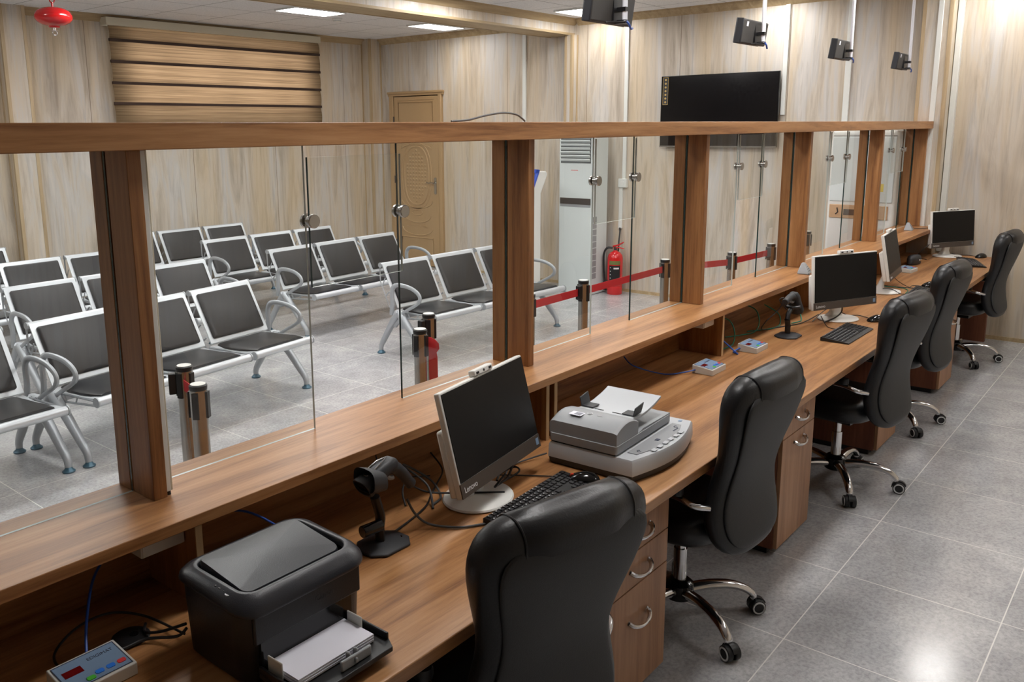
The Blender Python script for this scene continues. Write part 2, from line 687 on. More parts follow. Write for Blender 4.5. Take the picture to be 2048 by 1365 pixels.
# back wall with the window opening
wx0, wx1, wz0, wz1 = 4.92, 7.50, 2.04, 2.95
b = MB()
b.box(XL, wx0, YB, YB+.16, 0, ZC).box(wx1, XR, YB, YB+.16, 0, ZC)
b.box(wx0, wx1, YB, YB+.16, 0, wz0).box(wx0, wx1, YB, YB+.16, wz1, ZC)
struct(b.build('wall_back', M_wall_b))
b = MB()
for x in (wx0, 5.42, 6.24, 7.02, wx1-.05):
    b.box(x, x+.06, YB+.06, YB+.11, wz0, wz1)
b.box(wx0, wx1, YB+.06, YB+.11, wz0, wz0+.06).box(wx0, wx1, YB+.06, YB+.11, wz1-.06, wz1)
win = struct(b.build('window_1', M_white, bevel=.004))
MB().add([(wx0, YB+.085, wz0), (wx1, YB+.085, wz0), (wx1, YB+.085, wz1), (wx0, YB+.085, wz1)], [(0, 1, 2, 3)]).build('pane', M_glass, win)

# ceiling beam with its mouldings
struct(bx(XL, XR, 5.755, 6.09, 2.955, ZC).build('beam', M_wall_r))
b = MB()
b.prism([(5.755, ZC), (5.685, ZC), (5.69, ZC-.018), (5.72, ZC-.032), (5.735, ZC-.06), (5.755, ZC-.072)], XL, XR, 'x')
b.box(XL, XR, 5.745, 5.765, 2.948, 2.972)
struct(b.build('trim_beam_front', M_tanx))
b = MB()
b.box(XL, XR, 6.08, 6.10, 2.945, 2.975)
b.box(XL, XR, 5.765, 6.08, 2.949, 2.955)
struct(b.build('trim_beam_underside', M_tanx))
cr = [(0, ZC), (-.075, ZC), (-.07, ZC-.018), (-.04, ZC-.032), (-.02, ZC-.06), (0, ZC-.075)]
b = MB()
b.prism([(XR+u, v) for u, v in cr], YF, 5.70, 'y')
b.prism([(XR+u, v) for u, v in cr], 6.10, YB, 'y')
struct(b.build('trim_crown_right', M_tanx))
struct(MB().prism([(YB+u, v) for u, v in cr], XL, XR, 'x').build('trim_crown_back', M_tanx))


# pilasters: square posts boxed in streaked panel with tan corner strips
def pilaster(n, x0, x1, y0, y1, z1=ZC):
    p = struct(bx(x0, x1, y0, y1, 0, z1).build('pillar_%d' % n, M_wall))
    b = MB()
    for y in (y0, y1):
        for (sx) in (x0,):
            b.box(sx-.004, sx+.03, y-(.004 if y == y0 else .026), y+(.026 if y == y0 else .004), 0, z1)
    if y0 < YB-1 or True:
        b.box(x1-.03, x1+.004 if x1 < XR-.01 else x1, y0-.004, y0+.026, 0, z1)
    b.build('corner_strip', M_tan, p)
    return p


pilaster(1, 8.50, XR, 1.775, 2.005)
pilaster(2, 8.60, XR, 5.70, 5.80, 2.95)
pilaster(3, 8.50, XR, 8.98, YB)
pilaster(4, 3.66, 3.90, 9.02, YB)
b = MB()
b.box(XR-.012, XR, YF, 8.98, 0, .035)
struct(b.build('baseboard_right', M_tanx))
struct(bx(XL, XR, YB-.012, YB, 0, .035).build('baseboard_back', M_tanx))

# cable trunking on the right wall
b = MB()
b.box(8.70, XR, 5.02, 5.065, 1.30, ZC-.07)
b.box(8.70, XR, 5.055, 5.10, 0.74, 1.22)
tr = b.build('cable_trunking', M_trunk, bevel=.003)
tag(tr, 'white vertical cable trunking above the red fire extinguisher', 'trunking', 'white trunking on the walls')
for (y0, y1, z0, z1, lab) in ((3.24, 3.285, 2.0, ZC-.07, 'white vertical trunking running down behind the television'),
                              (2.635, 2.69, 1.2, ZC-.07, 'wide white trunking right of the television, above the second white cabinet'),
                              (6.44, 6.49, 0.1, ZC-.07, 'white vertical strip on the wall between the carved door and the beam pillar')):
    t = bx(8.698, XR, y0, y1, z0, z1).build('cable_trunking', M_trunk, bevel=.003)
    tag(t, lab, 'trunking', 'white trunking on the walls')
t = bx(8.482, 8.50, 1.845, 1.885, 0.98, ZC).build('cable_trunking', M_trunk, bevel=.003)
tag(t, 'white trunking on the face of the pillar where the counter frame ends', 'trunking', 'white trunking on the walls')
t = bx(8.66, XR, 1.725, 1.77, 0.76, ZC-.07).build('cable_trunking', M_trunk, bevel=.003)
tag(t, 'white trunking in the corner beside the last monitor', 'trunking', 'white trunking on the walls')
so = bx(8.675, XR, 4.995, 5.10, 1.215, 1.315).build('wall_socket', M_trunk, bevel=.004)
tag(so, 'square white wall switch box set in the trunking', 'switch')
bx(8.670, 8.676, 5.03, 5.065, 1.24, 1.29).build('rocker', M_white, so, bevel=.002)

# ------------------------------------------------------------------ ceiling lights
lt = thing('ceiling_light', 'lit rectangular ceiling panel right above the door end of the waiting area', 'ceiling light', (8.05, 7.315, ZC), 0, 'lit ceiling panels')
b = MB()
W, D = .325, .165
b.box(-W-.012, W+.012, -D-.012, -D, -.020, 0).box(-W-.012, W+.012, D, D+.012, -.020, 0)
b.box(-W-.012, -W, -D, D, -.020, 0).box(W, W+.012, -D, D, -.020, 0)
b.build('frame', M_white, lt)
MB().prism([(-W, -D), (W, -D), (W, D), (-W, D)], -.008, -.004).build('diffuser', M_panel2, lt)
LL = {(6.10, 7.315): 'lit rectangular ceiling panel beside the small round ceiling detector',
      (8.23, 5.30): 'lit rectangular ceiling panel half hidden behind the nearest hanging display'}
pts = []
for x in (.2, 2.15, 4.12):
    pts.append((x, 7.315))
pts += [(6.10, 7.315)]
for x in (.28, 2.26, 4.25, 6.24, 8.23):
    for y in (5.30, 3.35, 1.40, -.60):  # last row is added fill, to brighten the operators' floor
        if (x > 1 or y > 5) and (y > 0 or x > 4):
            pts.append((x, y))
bright = None
for (x, y) in pts:
    o = dup(lt, (x, y, ZC), 0, LL.get((x, y), 'unseen lit rectangular ceiling panel assumed out of the picture'))
    if x < 8 and y > 0:
        for c in kids(o):
            if c.name.startswith('diffuser'):
                if bright is None:
                    bright = c.data.copy()
                    bright.materials[0] = M_panel
                c.data = bright

t = thing('smoke_detector', 'small white round detector on the ceiling beside the lit panel', 'detector', (6.73, 7.62, ZC))
MB().lathe([(.055, 0), (.055, -.012), (.045, -.02), (.04, -.036), (.0, -.04)]).build('detector_body', M_white, t)
MB().lathe([(.041, -.022), (.043, -.03)], 24).build('vent_ring', M_acd, t)
t = thing('sprinkler_head', 'small chrome sprinkler head at the ceiling by the beam', 'sprinkler', (6.05, 6.95, ZC))
MB().lathe([(.03, 0), (.028, -.006), (.01, -.008), (.01, -.03), (.018, -.034), (.018, -.038), (0, -.038)]).build('sprinkler_body', M_chrome, t)
t = thing('dome_camera', 'small white dome camera at the ceiling above the hanging displays', 'camera', (8.62, 2.33, ZC-.07))
MB().lathe([(.05, .07), (.05, .02), (.046, 0), (.036, -.03), (.015, -.048), (0, -.05)]).build('housing', M_white, t)
MB().lathe([(.03, -.028), (.02, -.045), (0, -.053)], 20).build('lens_dome', M_blackg, t)

# red disc-shaped automatic extinguisher hanging from the ceiling
t = thing('ceiling_extinguisher', 'round flattened red automatic extinguisher hanging from the ceiling', 'extinguisher', (3.667, 7.906, 0))
MB().lathe([(.0, 2.988), (.05, 2.986), (.10, 2.975), (.14, 2.95), (.157, 2.915), (.155, 2.885), (.13, 2.855), (.09, 2.835), (.05, 2.825), (.04, 2.812), (0, 2.812)], 40).build('body', M_red, t)
b = MB()
b.cyl((0, 0, 2.985), (0, 0, 3.03), .010)
b.tube([(.022*math.cos(a), 0, 3.048+.022*math.sin(a)) for a in [2*PI*k/16 for k in range(16)]], .005, 8, loop=True)
b.cyl((0, 0, 3.066), (0, 0, ZC), .005)
b.build('hanger', M_red, t)
b = MB()
b.cyl((0, 0, 2.815), (0, 0, 2.79), .012)
b.box(-.03, .03, -.004, .004, 2.785, 2.79)
b.tube([(.02*math.cos(a), 0, 2.768+.02*math.sin(a)) for a in [2*PI*k/16 for k in range(16)]], .005, 8, loop=True)
b.build('nozzle', M_chrome, t)

# ------------------------------------------------------------------ zebra blind
t = thing('window_blind', 'brown zebra roller blind with a cream valance over the window', 'blind', (0, 0, 0))
bx(4.73, 7.66, 9.01, YB, 3.015, 3.10).build('valance', M_cream, t, bevel=.006)
zs = [2.868, 2.645, 2.42, 2.202, 1.98]
tops = [3.02]+zs[:-1]
for i, (a, z) in enumerate(zip(tops, zs)):
    b = MB()
    prof = []
    for k in range(9):
        s = k/8
        prof.append((9.045-.022*math.sin(s*PI*.9)-.006*s, a-(a-z)*s))
    rings = [[(x, y, zz) for y, zz in prof] for x in (4.76, 7.64)]
    b.loft(rings, cap=False, closed=False)
    o = b.build('fabric_band', M_blind, t)
    bx(4.755, 7.645, 9.018, 9.04, z-.016, z+.014).build('band_hem', M_blind_d, t, bevel=.003)

# ------------------------------------------------------------------ carved door
d = struct(bx(XR-.012, XR, 7.84, 8.79, 0, 2.385).build('door_1', M_doord))
b = MB()
for (y0, y1, z0, z1) in ((7.82, 7.875, 0, 2.36), (8.72, 8.80, 0, 2.36), (7.80, 8.82, 2.345, 2.40)):
    b.box(XR-.05, XR, y0, y1, z0, z1)
b.box(XR-.062, XR, 7.795, 8.825, 2.375, 2.405)
b.build('door_frame', M_door, d, bevel=.006)
lf = bx(XR-.038, XR-.004, 7.885, 8.71, .01, 2.335).build('leaf', M_door, d, bevel=.004)
b = MB()
xf = XR-.038
cy = 8.30


def ridge(pts, r=.009, loop=False):
    b.tube([(xf, p[0], p[1]) for p in pts], r, 6, loop=loop)


ridge([(7.98, 2.26), (8.62, 2.26), (8.62, 1.78), (7.98, 1.78)], .011, True)
ridge([(7.95, 2.29), (8.65, 2.29)], .006)
ridge([(7.99, 1.70)]+[(cy+.31*math.cos(R(a)), 1.60+.09*math.sin(R(a))) for a in range(160, 10, -12)]+[(8.61, 1.70)], .008)
ov = [(cy+.23*math.copysign(abs(math.cos(R(a)))**.8, math.cos(R(a))), 1.26+.40*math.copysign(abs(math.sin(R(a)))**.8, math.sin(R(a)))) for a in range(0, 360, 10)]
ridge(ov, .012, True)
ridge([(cy+(y-cy)*1.2, 1.26+(z-1.26)*1.13) for y, z in ov], .009, True)
for i in range(-3, 4):
    for j in range(-7, 8):
        yy, zz = cy+i*.056, 1.26+j*.05
        if ((yy-cy)/.2)**2+((zz-1.26)/.36)**2 < 1:
            b.add([(xf, yy-.02, zz-.017), (xf, yy+.02, zz-.017), (xf, yy+.02, zz+.017), (xf, yy-.02, zz+.017), (xf-.012, yy+.004, zz+.004)],
                  [(0, 1, 4), (1, 2, 4), (2, 3, 4), (3, 0, 4)])
for z0, s in ((.82, 1), (.62, .9), (.44, 1)):
    ridge([(cy+.29*s*math.cos(R(a)), z0+.10-.11*math.sin(R(a))) for a in range(0, 181, 12)], .009)
for k in range(-3, 4):
    b.lathe([(.0, -.001), (.016, 0), (.0, .001)], 8, (xf-.002, cy+k*.06, .585-.01*abs(k)))
ridge([(8.0, .40), (8.60, .40), (8.60, .1), (8.0, .1)], .011, True)
ridge([(cy+.10*math.cos(R(a)), .75+.04*math.sin(R(a))) for a in range(0, 360, 20)], .007, True)
b.build('carved_relief', M_door, lf)
b = MB()
b.prism(rrect(.02, .115, .018, 4, 7.945, 1.13), XR-.046, XR-.038, 'x')
b.cyl((XR-.046, 7.945, 1.17), (XR-.085, 7.945, 1.17), .009)
b.tube(spline([(XR-.085, 7.945, 1.17), (XR-.087, 8.0, 1.178), (XR-.085, 8.04, 1.168), (XR-.083, 8.075, 1.178)], 5), .008, 8)
b.build('handle', M_steel, lf)
b = MB()
for z in (.3, 1.2, 2.02):
    b.cyl((XR-.044, 8.715, z-.05), (XR-.044, 8.715, z+.05), .010, n=10)
b.build('hinge', M_brown, d)

# ------------------------------------------------------------------ wall television
t = thing('wall_television', 'large black flat television mounted on the streaked wall', 'television', (XR, 0, 0))
y0, y1, z0, z1 = 3.285, 4.575, 1.68, 2.43
T = Matrix.Rotation(R(-3), 4, 'Y')
b = MB()
b.box(-.075, -.045, y0, y1, z0, z1)
b.build('bezel', M_blackg, t, bevel=.004)
bx(-.078, -.074, y0+.012, y1-.012, z0+.022, z1-.012).build('screen', M_scrtv, t)
bx(-.0785, -.0745, y0, y1, z0-.002, z0+.012).build('lower_trim', M_steel, t)
bx(-.045, 0, 3.7, 4.15, 1.9, 2.2).build('wall_bracket', M_black, t)
b = MB()
b.box(-.0795, -.078, 4.49, 4.55, 2.13, 2.415)
st = b.build('sticker', M_scan_d, t)
b = MB()
b.box(-.081, -.0795, 4.489, 4.492, 2.13, 2.415).box(-.081, -.0795, 4.548, 4.551, 2.13, 2.415)
b.box(-.081, -.0795, 4.489, 4.551, 2.128, 2.132).box(-.081, -.0795, 4.489, 4.551, 2.413, 2.417)
for k in range(7):
    z = 2.395-k*.039
    b.prism([(4.52+.012*math.cos(2*PI*j/6), z-.005+.012*math.sin(2*PI*j/6)) for j in range(6)], -.0812, -.0795, 'x')
b.build('sticker_print', pbr('gold_print', (190, 160, 90), .5), st)

# ------------------------------------------------------------------ air conditioners, kiosk, extinguisher
t = thing('floor_air_conditioner', 'tall white floor-standing air conditioner with a louvred top beside the fire extinguisher', 'air conditioner', (0, 0, 0))
X0, Y0, Y1 = 8.27, 5.19, 5.64
bx(X0, 8.60, Y0, Y1, 0.0, 1.84).build('body', M_ac, t, bevel=.012)
bx(X0-.004, X0+.004, Y0+.025, Y1-.025, 1.50, 1.80).build('outlet_recess', M_acd, t)
b = MB()
for k in range(7):
    z = 1.52+k*.042
    b.add([(X0-.006, Y0+.03, z), (X0-.006, Y1-.03, z), (X0-.024, Y1-.03, z+.022), (X0-.024, Y0+.03, z+.022),
           (X0-.004, Y0+.03, z+.006), (X0-.004, Y1-.03, z+.006), (X0-.020, Y1-.03, z+.03), (X0-.020, Y0+.03, z+.03)],
          [(0, 1, 2, 3), (4, 5, 6, 7), (0, 1, 5, 4), (2, 3, 7, 6), (0, 3, 7, 4), (1, 2, 6, 5)])
b.build('louvre', M_ac, t)
bx(X0-.006, X0+.002, Y0+.02, Y1-.02, 1.035, 1.105).build('display_strip', M_brown, t)
bx(X0-.003, X0+.002, Y0+.02, Y1-.02, 1.005, 1.035).build('display_shadow_strip', M_scan, t)
b = MB()
b.box(X0+.02, X0+.10, Y0-.003, Y0+.004, .18, .9)
g = b.build('side_grille', M_scan, t)
b = MB()
for k in range(11):
    b.box(X0+.015, X0+.105, Y0-.008, Y0-.002, .18+k*.072, .186+k*.072)
b.build('grille_bar', M_ac, g)
b = MB()
for k in range(6):
    b.box(X0-.0015, X0+.001, 5.385+k*.016, 5.395+k*.016, 1.415, 1.424)
b.build('red_mark', M_btnr, t)

t = thing('floor_air_conditioner', 'wide white floor-standing unit with a beige control panel, seen beside the fifth wooden post', 'air conditioner', (0, 0, 0))
X0, Y0, Y1 = 8.34, 2.07, 2.655
bx(X0, 8.68, Y0, Y1, 0, 1.845).build('body', M_white, t, bevel=.03, seg=4)
bx(X0-.008, X0+.01, Y0+.02, Y1-.02, 1.20, 1.79).build('upper_panel', M_ac, t, bevel=.006)
bx(X0-.002, X0+.004, Y0+.02, Y1-.02, 1.793, 1.80).build('top_gap', M_acd, t)
c = bx(X0-.010, X0+.002, 2.12, 2.63, 1.045, 1.17).build('control_panel', M_beige, t, bevel=.02, seg=3)
bx(X0-.013, X0-.008, 2.40, 2.50, 1.075, 1.13).build('control_display', M_brown, c)
b = MB()
for k in range(3):
    b.cyl((X0-.012, 2.345, 1.075+k*.03), (X0-.008, 2.345, 1.075+k*.03), .006, n=10)
b.tube([(X0-.011, 2.56, 1.14), (X0-.011, 2.55, 1.10), (X0-.011, 2.57, 1.08)], .006, 8)
b.build('control_button', M_brown, c)
bx(X0-.0095, X0-.007, 2.17, 2.23, 1.30, 1.37).build('energy_label', M_yellow, t)

t = thing('ticket_kiosk', 'white ticket kiosk with a blue framed slanted screen, behind the second post', 'kiosk', (7.90, 5.835, 0), R(-18))
b = MB()
b.prism([(-.04, 0), (.10, 0), (.10, 1.17), (.19, 1.38), (.17, 1.415), (.07, 1.42), (-.12, .95), (-.04, .88)], -.15, .15, 'y')
b.build('body', M_white, t, bevel=.012)


def kplane(u, v, off):
    # u across, v along the slanted face
    a = Vector((-.12, 0, .95))
    e = Vector((.19, 0, .47)).normalized()
    n = Vector((-.47, 0, .19)).normalized()
    return tuple(a+e*v+n*off+Vector((0, u, 0)))


def kbox(b, u0, u1, v0, v1, o0, o1):
    v = [kplane(u, q, o) for u in (u0, u1) for q in (v0, v1) for o in (o0, o1)]
    b.add(v, [(0, 1, 3, 2), (4, 6, 7, 5), (0, 4, 5, 1), (2, 3, 7, 6), (0, 2, 6, 4), (1, 5, 7, 3)])


b = MB()
kbox(b, -.155, -.115, -.01, .52, -.005, .02)
kbox(b, .115, .155, -.01, .52, -.005, .02)
kbox(b, -.155, .155, .47, .52, -.005, .02)
kbox(b, -.155, .155, -.01, .04, -.005, .02)
b.build('screen_frame', M_kblue, t, bevel=.004)
b = MB()
kbox(b, -.12, .12, .03, .48, 0, .008)
b.build('screen', pbr('kiosk_screen', (96, 108, 118), .2), t)

t = thing('fire_extinguisher', 'red fire extinguisher with a black hose standing on the floor by the wall', 'fire extinguisher', (8.53, 5.03, 0))
MB().lathe([(0, 0), (.082, 0), (.088, .01), (.088, .09), (.084, .094), (.088, .10), (.088, .42), (.080, .455), (.055, .485), (.025, .498), (.022, .51), (0, .51)], 32).build('cylinder', M_red, t)
b = MB()
b.cyl((0, 0, .50), (0, 0, .545), .02, .017)
b.build('valve', M_brown, t)
b = MB()
b.tube([(0, .02, .53), (-.01, -.05, .545), (-.01, -.12, .535)], [.009, .007, .005], 8)
b.tube([(0, .03, .55), (-.01, -.05, .575), (-.01, -.11, .61)], [.011, .009, .006], 8)
b.build('lever', M_red, t)
b = MB()
b.tube(spline([(-.01, .03, .535), (-.03, .09, .53), (-.04, .125, .46), (-.04, .125, .30), (-.03, .115, .12)]), .012, 8)
b.tube([(-.03, .115, .14), (-.03, .11, .04)], [.016, .02], 8)
b.build('hose', M_cable, t)
MB().lathe([(.0895, .148), (.0905, .156), (.0895, .164)], 32).build('hose_strap', M_cable, t)


def arc_patch(mat, a0, a1, z0, z1, parent, name, r=.0892):
    b = MB()
    rows = []
    for z in (z0, z1):
        rows.append([(r*math.cos(R(a0+(a1-a0)*k/10)), r*math.sin(R(a0+(a1-a0)*k/10)), z) for k in range(11)])
    b.loft(rows, cap=False, closed=False)
    return b.build(name, mat, parent)


l = arc_patch(M_black, 165, 250, .17, .34, t, 'label_lower')
arc_patch(pbr('label_olive', (104, 110, 58), .5), 165, 250, .35, .395, t, 'label_upper')
for k in range(4):
    arc_patch(M_wprint, 172, 178, .19+k*.04, .20+k*.04, l, 'label_mark', .0896)
arc_patch(M_wprint, 200, 240, .30, .318, l, 'label_mark', .0896)
c = MB().tube(spline([(8.70, 5.078, .75), (8.69, 5.07, .70), (8.655, 5.06, .60), (8.64, 5.055, .52), (8.65, 5.08, .3), (8.69, 5.10, .05)]), .009, 8).build('power_cable', M_cable)
tag(c, 'black cable dropping from the trunking behind the fire extinguisher', 'cable')

# ================================================================== WAITING BENCHES
# local frame: x along the row, -y is the front, origin on the floor under the back rail
SP = .595


def seat_parts(root):
    for i in (-1, 0, 1):
        cx = i*SP
        x0, x1 = cx-.27, cx+.27
        # backrest shell
        b = MB()
        top = Vector((0, 0, .775))
        bot = Vector((0, -.185, .415))

        def shell(b, A, B, th, w0, w1):
            dd = (B-A).normalized()
            nn = Vector((0, dd.z, -dd.y))
            for (u0, u1, s0, s1) in ((w0, w0+.03, 0, 1), (w1-.03, w1, 0, 1)):
                pass
            L = (B-A).length
            v = []
            for x in (w0, w1):
                for s in (0, L):
                    for o in (0, th):
                        v.append(Vector((x, 0, 0))+A+dd*s+nn*o)
            b.add([tuple(p) for p in v], [(0, 1, 3, 2), (4, 6, 7, 5), (0, 4, 5, 1), (2, 3, 7, 6), (0, 2, 6, 4), (1, 5, 7, 3)])
            return dd, nn
        A = Vector((0, 0, .77))
        Bv = Vector((0, -.185, .415))
        dd, nn = shell(b, A, Bv, .007, x0, x1)
        b.cyl((x0, .012, .762), (x1, .012, .762), .019, n=14)
        # return lip at the bottom
        b.cyl((x0, -.183, .415), (x1, -.183, .415), .006, n=8)
        br = b.build('backrest', M_silver, root, bevel=0)
        # pad
        b = MB()
        A2 = A+dd*.028
        B2 = Bv-dd*.03
        ring0, ring1, ring2 = [], [], []
        C = (A2+B2)/2
        hl = (B2-A2).length/2
        front = -nn if nn.y > 0 else nn
        base_off = .0005 if nn.y < 0 else .0005
        f0 = front*(.008 if nn.y < 0 else .001)
        for (sc, of) in ((1.0, .0), (1.0, .010), (.965, .019), (.90, .022)):
            ring = []
            for (u, q) in rrect(.238*sc if sc < 1 else .238, (hl*sc if sc < 1 else hl), .014, 4, cx, 0):
                p = Vector((u if sc == 1 else u, 0, 0))+C+dd*q+f0+front*of
                ring.append(tuple(p))
            ring0.append(ring)
        b.loft(ring0)
        b.build('back_pad', M_pad, br)
        # seat shell
        b = MB()
        P = [(-.175, .400), (-.30, .388), (-.45, .392), (-.58, .408), (-.625, .412)]
        rings = []
        for (y, z) in P:
            rings.append([(x0, y, z), (x1, y, z), (x1, y, z-.007), (x0, y, z-.007)])
        b.loft(rings)
        b.cyl((x0, -.632, .392), (x1, -.632, .392), .026, n=16)
        s = b.build('seat', M_silver, root)
        b = MB()
        rg = []
        PP = [(-.20, .397), (-.30, .390), (-.42, .392), (-.52, .401), (-.60, .411)]
        top_r, bot_r = [], []
        for j, (y, z) in enumerate(PP):
            e = .6 if j in (0, len(PP)-1) else 1.0
            w = .240 if 0 < j < len(PP)-1 else .225
            rg.append([(cx-w, y, z), (cx-w+.004, y, z+.012*e), (cx-w+.03, y, z+.026*e), (cx+w-.03, y, z+.026*e), (cx+w-.004, y, z+.012*e), (cx+w, y, z)])
        b.loft(rg)
        b.build('seat_pad', M_pad, s)
        # cast side brackets with open triangles
        for xx in (x0-.006, x1+.006):
            b = MB()

            def bar(p, q, h=.007):
                b.tube([(xx, p[0], p[1]), (xx, q[0], q[1])], h, 4, flat=.6)
            bar((.015, .745), (.012, .62))
            bar((.012, .62), (-.09, .42))
            bar((-.09, .42), (-.20, .335))
            bar((-.05, .66), (-.005, .58))
            bar((-.10, .55), (-.045, .50))
            bar((-.15, .46), (-.10, .42))
            bar((-.17, .39), (-.63, .40), .007)
            bar((-.20, .335), (-.62, .372), .007)
            bar((-.32, .39), (-.34, .35))
            bar((-.45, .395), (-.43, .36))
            b.cyl((xx-.004, -.632, .392), (xx+.004, -.632, .392), .030, n=16)
            b.cyl((xx-.004, .012, .762), (xx+.004, .012, .762), .022, n=14)
            b.build('side_bracket', M_alu, root)


def arm(root, x):
    pts = spline([(x, -.15, .36), (x, -.165, .46), (x, -.165, .56), (x, -.20, .612), (x, -.28, .625), (x, -.40, .612), (x, -.48, .575), (x, -.50, .53), (x, -.46, .485), (x, -.36, .43), (x, -.28, .385)], 5)
    n = len(pts)
    rr = [.016 if k < n*.3 else (.013 if k < n*.75 else .010) for k in range(n)]
    MB().tube(pts, rr, 10, flat=1.35).build('armrest', M_alu, root)


def bleg(root, x):
    b = MB()
    b.tube(spline([(x, -.24, .385), (x, -.14, .27), (x, -.05, .14), (x, -.005, .07), (x, 0, .03)], 4), [.036, .036, .034, .032, .030, .029, .028, .027, .026, .025, .024, .023, .022, .021, .021, .020, .020][:17], 12)
    b.tube(spline([(x, -.24, .385), (x, -.36, .27), (x, -.47, .15), (x, -.53, .08), (x, -.54, .03)], 4), [.036, .036, .034, .032, .030, .029, .028, .027, .026, .025, .024, .023, .022, .021, .021, .020, .020][:17], 12)
    b.prism([(-.29, .40), (-.19, .40), (-.13, .27), (-.20, .255), (-.24, .30), (-.28, .255), (-.36, .27)], x-.012, x+.012, 'x')
    l = b.build('leg', M_alu, root)
    for y in (0, -.54):
        MB().lathe([(.0, 0), (.034, 0), (.036, .008), (.022, .020), (.016, .034), (0, .034)], 18, (x, y, 0)).build('foot', M_foot, l)


bench = thing('waiting_bench', '', 'bench', (0, 0, 0), 0, 'three-seat steel benches in the waiting area')
seat_parts(bench)
for s in (-1, 1):
    arm(bench, s*.90)
    bleg(bench, s*.895)
bx(-.90, .90, -.27, -.21, .335, .375).build('beam', M_alu, bench, bevel=.004)
BN = [((2.965, 5.355), 7.0, 'steel three-seat bench nearest the counter, behind the pair of chrome barrier posts'),
      ((5.88, 5.19), -2.6, 'steel three-seat bench left of the white kiosk, partly behind the second wooden post'),
      ((1.09, 5.18), 5, 'front-row steel bench at the far left edge, armrest touching its neighbour'),
      ((3.37, 6.65), 2, 'second-row steel bench partly hidden by the first wooden post'),
      ((5.80, 6.72), 2, 'second-row steel bench ending in front of the carved tan door'),
      ((3.24, 7.90), 1, 'third-row steel bench seen between the left edge and the first wooden post'),
      ((5.82, 7.83), 0, 'third-row steel bench directly in front of the one under the brown blind'),
      ((5.40, 9.0), 0, 'steel bench against the back wall below the brown blind'),
      ((2.60, 9.0), 0, 'steel bench against the back wall at the far left edge')]
for i, ((x, y), a, lab) in enumerate(BN):
    if i == 0:
        bench.location = (x, y, 0)
        bench.rotation_euler = (0, 0, R(a))
        bench['label'] = lab
    else:
        dup(bench, (x, y, 0), R(a), lab)

# ------------------------------------------------------------------ queue barrier posts
st = thing('barrier_post', '', 'queue barrier', (0, 0, 0), 0, 'chrome queue barrier posts')
MB().lathe([(0, 0), (.138, 0), (.142, .008), (.134, .022), (.05, .035), (.034, .04), (0, .04)], 36).build('base', M_steel, st)
MB().cyl((0, 0, .03), (0, 0, .915), .032, n=28).build('tube', M_steel, st)
MB().lathe([(.033, .80), (.0335, .915), (.035, .918), (.035, .930), (.030, .934), (0, .934)], 28).build('collar', M_black, st)
MB().cyl((0, 0, .9335), (0, 0, .9355), .029, n=28).build('cap', M_white, st)
b = MB()
b.cyl((0, 0, .80), (0, 0, .912), .0342, n=28)
b.build('steel_sleeve', M_steel, st)
b = MB()
for a in (0, 90, 180, 270):
    c_, s_ = math.cos(R(a)), math.sin(R(a))
    b.T = Matrix.Rotation(R(a), 4, 'Z')
    b.box(.030, .040, -.012, .012, .80, .905)
b.T = Matrix.Identity(4)
b.build('belt_slot', M_black, st)
SPL = [((1.76, 2.88), 'chrome barrier post nearest the counter beside the nearest wooden post, front one of the pair'),
       ((1.875, 3.165), 'chrome barrier post with a black belt head, rear one of the first pair'),
       ((2.972, 2.84), 'chrome barrier post with a red belt tail, just right of the serving gap'),
       ((3.26, 3.05), 'chrome barrier post behind the one with the red belt tail'),
       ((4.03, 2.95), 'chrome barrier post just showing at the right edge of the second wooden post'),
       ((4.614, 2.95), 'chrome barrier post right of the second wooden post, with red belt on both sides'),
       ((5.72, 2.95), 'chrome barrier post hidden behind the third wooden post'),
       ((6.354, 2.71), 'chrome barrier post midway between the third and fourth wooden posts'),
       ((7.02, 2.66), 'chrome barrier post touching the left side of the fourth wooden post'),
       ((8.05, 2.72), 'chrome barrier post top just above the ledge between the fourth and fifth posts')]
HEADS = {}
for i, ((x, y), lab) in enumerate(SPL):
    if i == 0:
        o = st
        o.location = (x, y, 0)
        o['label'] = lab
    else:
        o = dup(st, (x, y, 0), 0, lab)
    o.rotation_euler = (0, 0, R([35, 20, 10, 40, 0, 0, 0, 0, 0, 30][i]))


def head(i, ang):
    x, y = SPL[i][0]
    o = [q for q in bpy.data.objects if q.get('label') == SPL[i][1]][0]
    b = MB()
    b.T = Matrix.Rotation(R(ang)-o.rotation_euler.z, 4, 'Z')
    b.box(.034, .066, -.017, .017, .815, .905)
    b.build('belt_head', M_black, o, bevel=.004)


head(1, 150)
head(3, 175)
head(5, 180)
head(7, 180)
head(8, 180)


def belt(p, q, lab, sag=.0, n=10, w=.048):
    b = MB()
    P, Q = Vector(p), Vector(q)
    rings = []
    d = (Q-P).normalized()
    s = Vector((-d.y, d.x, 0)).normalized()*.0012
    for k in range(n+1):
        t = k/n
        c = P.lerp(Q, t)-Vector((0, 0, sag*4*t*(1-t)))
        rings.append([tuple(c+s+Vector((0, 0, w/2))), tuple(c-s+Vector((0, 0, w/2))), tuple(c-s-Vector((0, 0, w/2))), tuple(c+s-Vector((0, 0, w/2)))])
    b.loft(rings)
    return tag(b.build('barrier_belt', M_redb), lab, 'barrier belt', 'red queue belts')


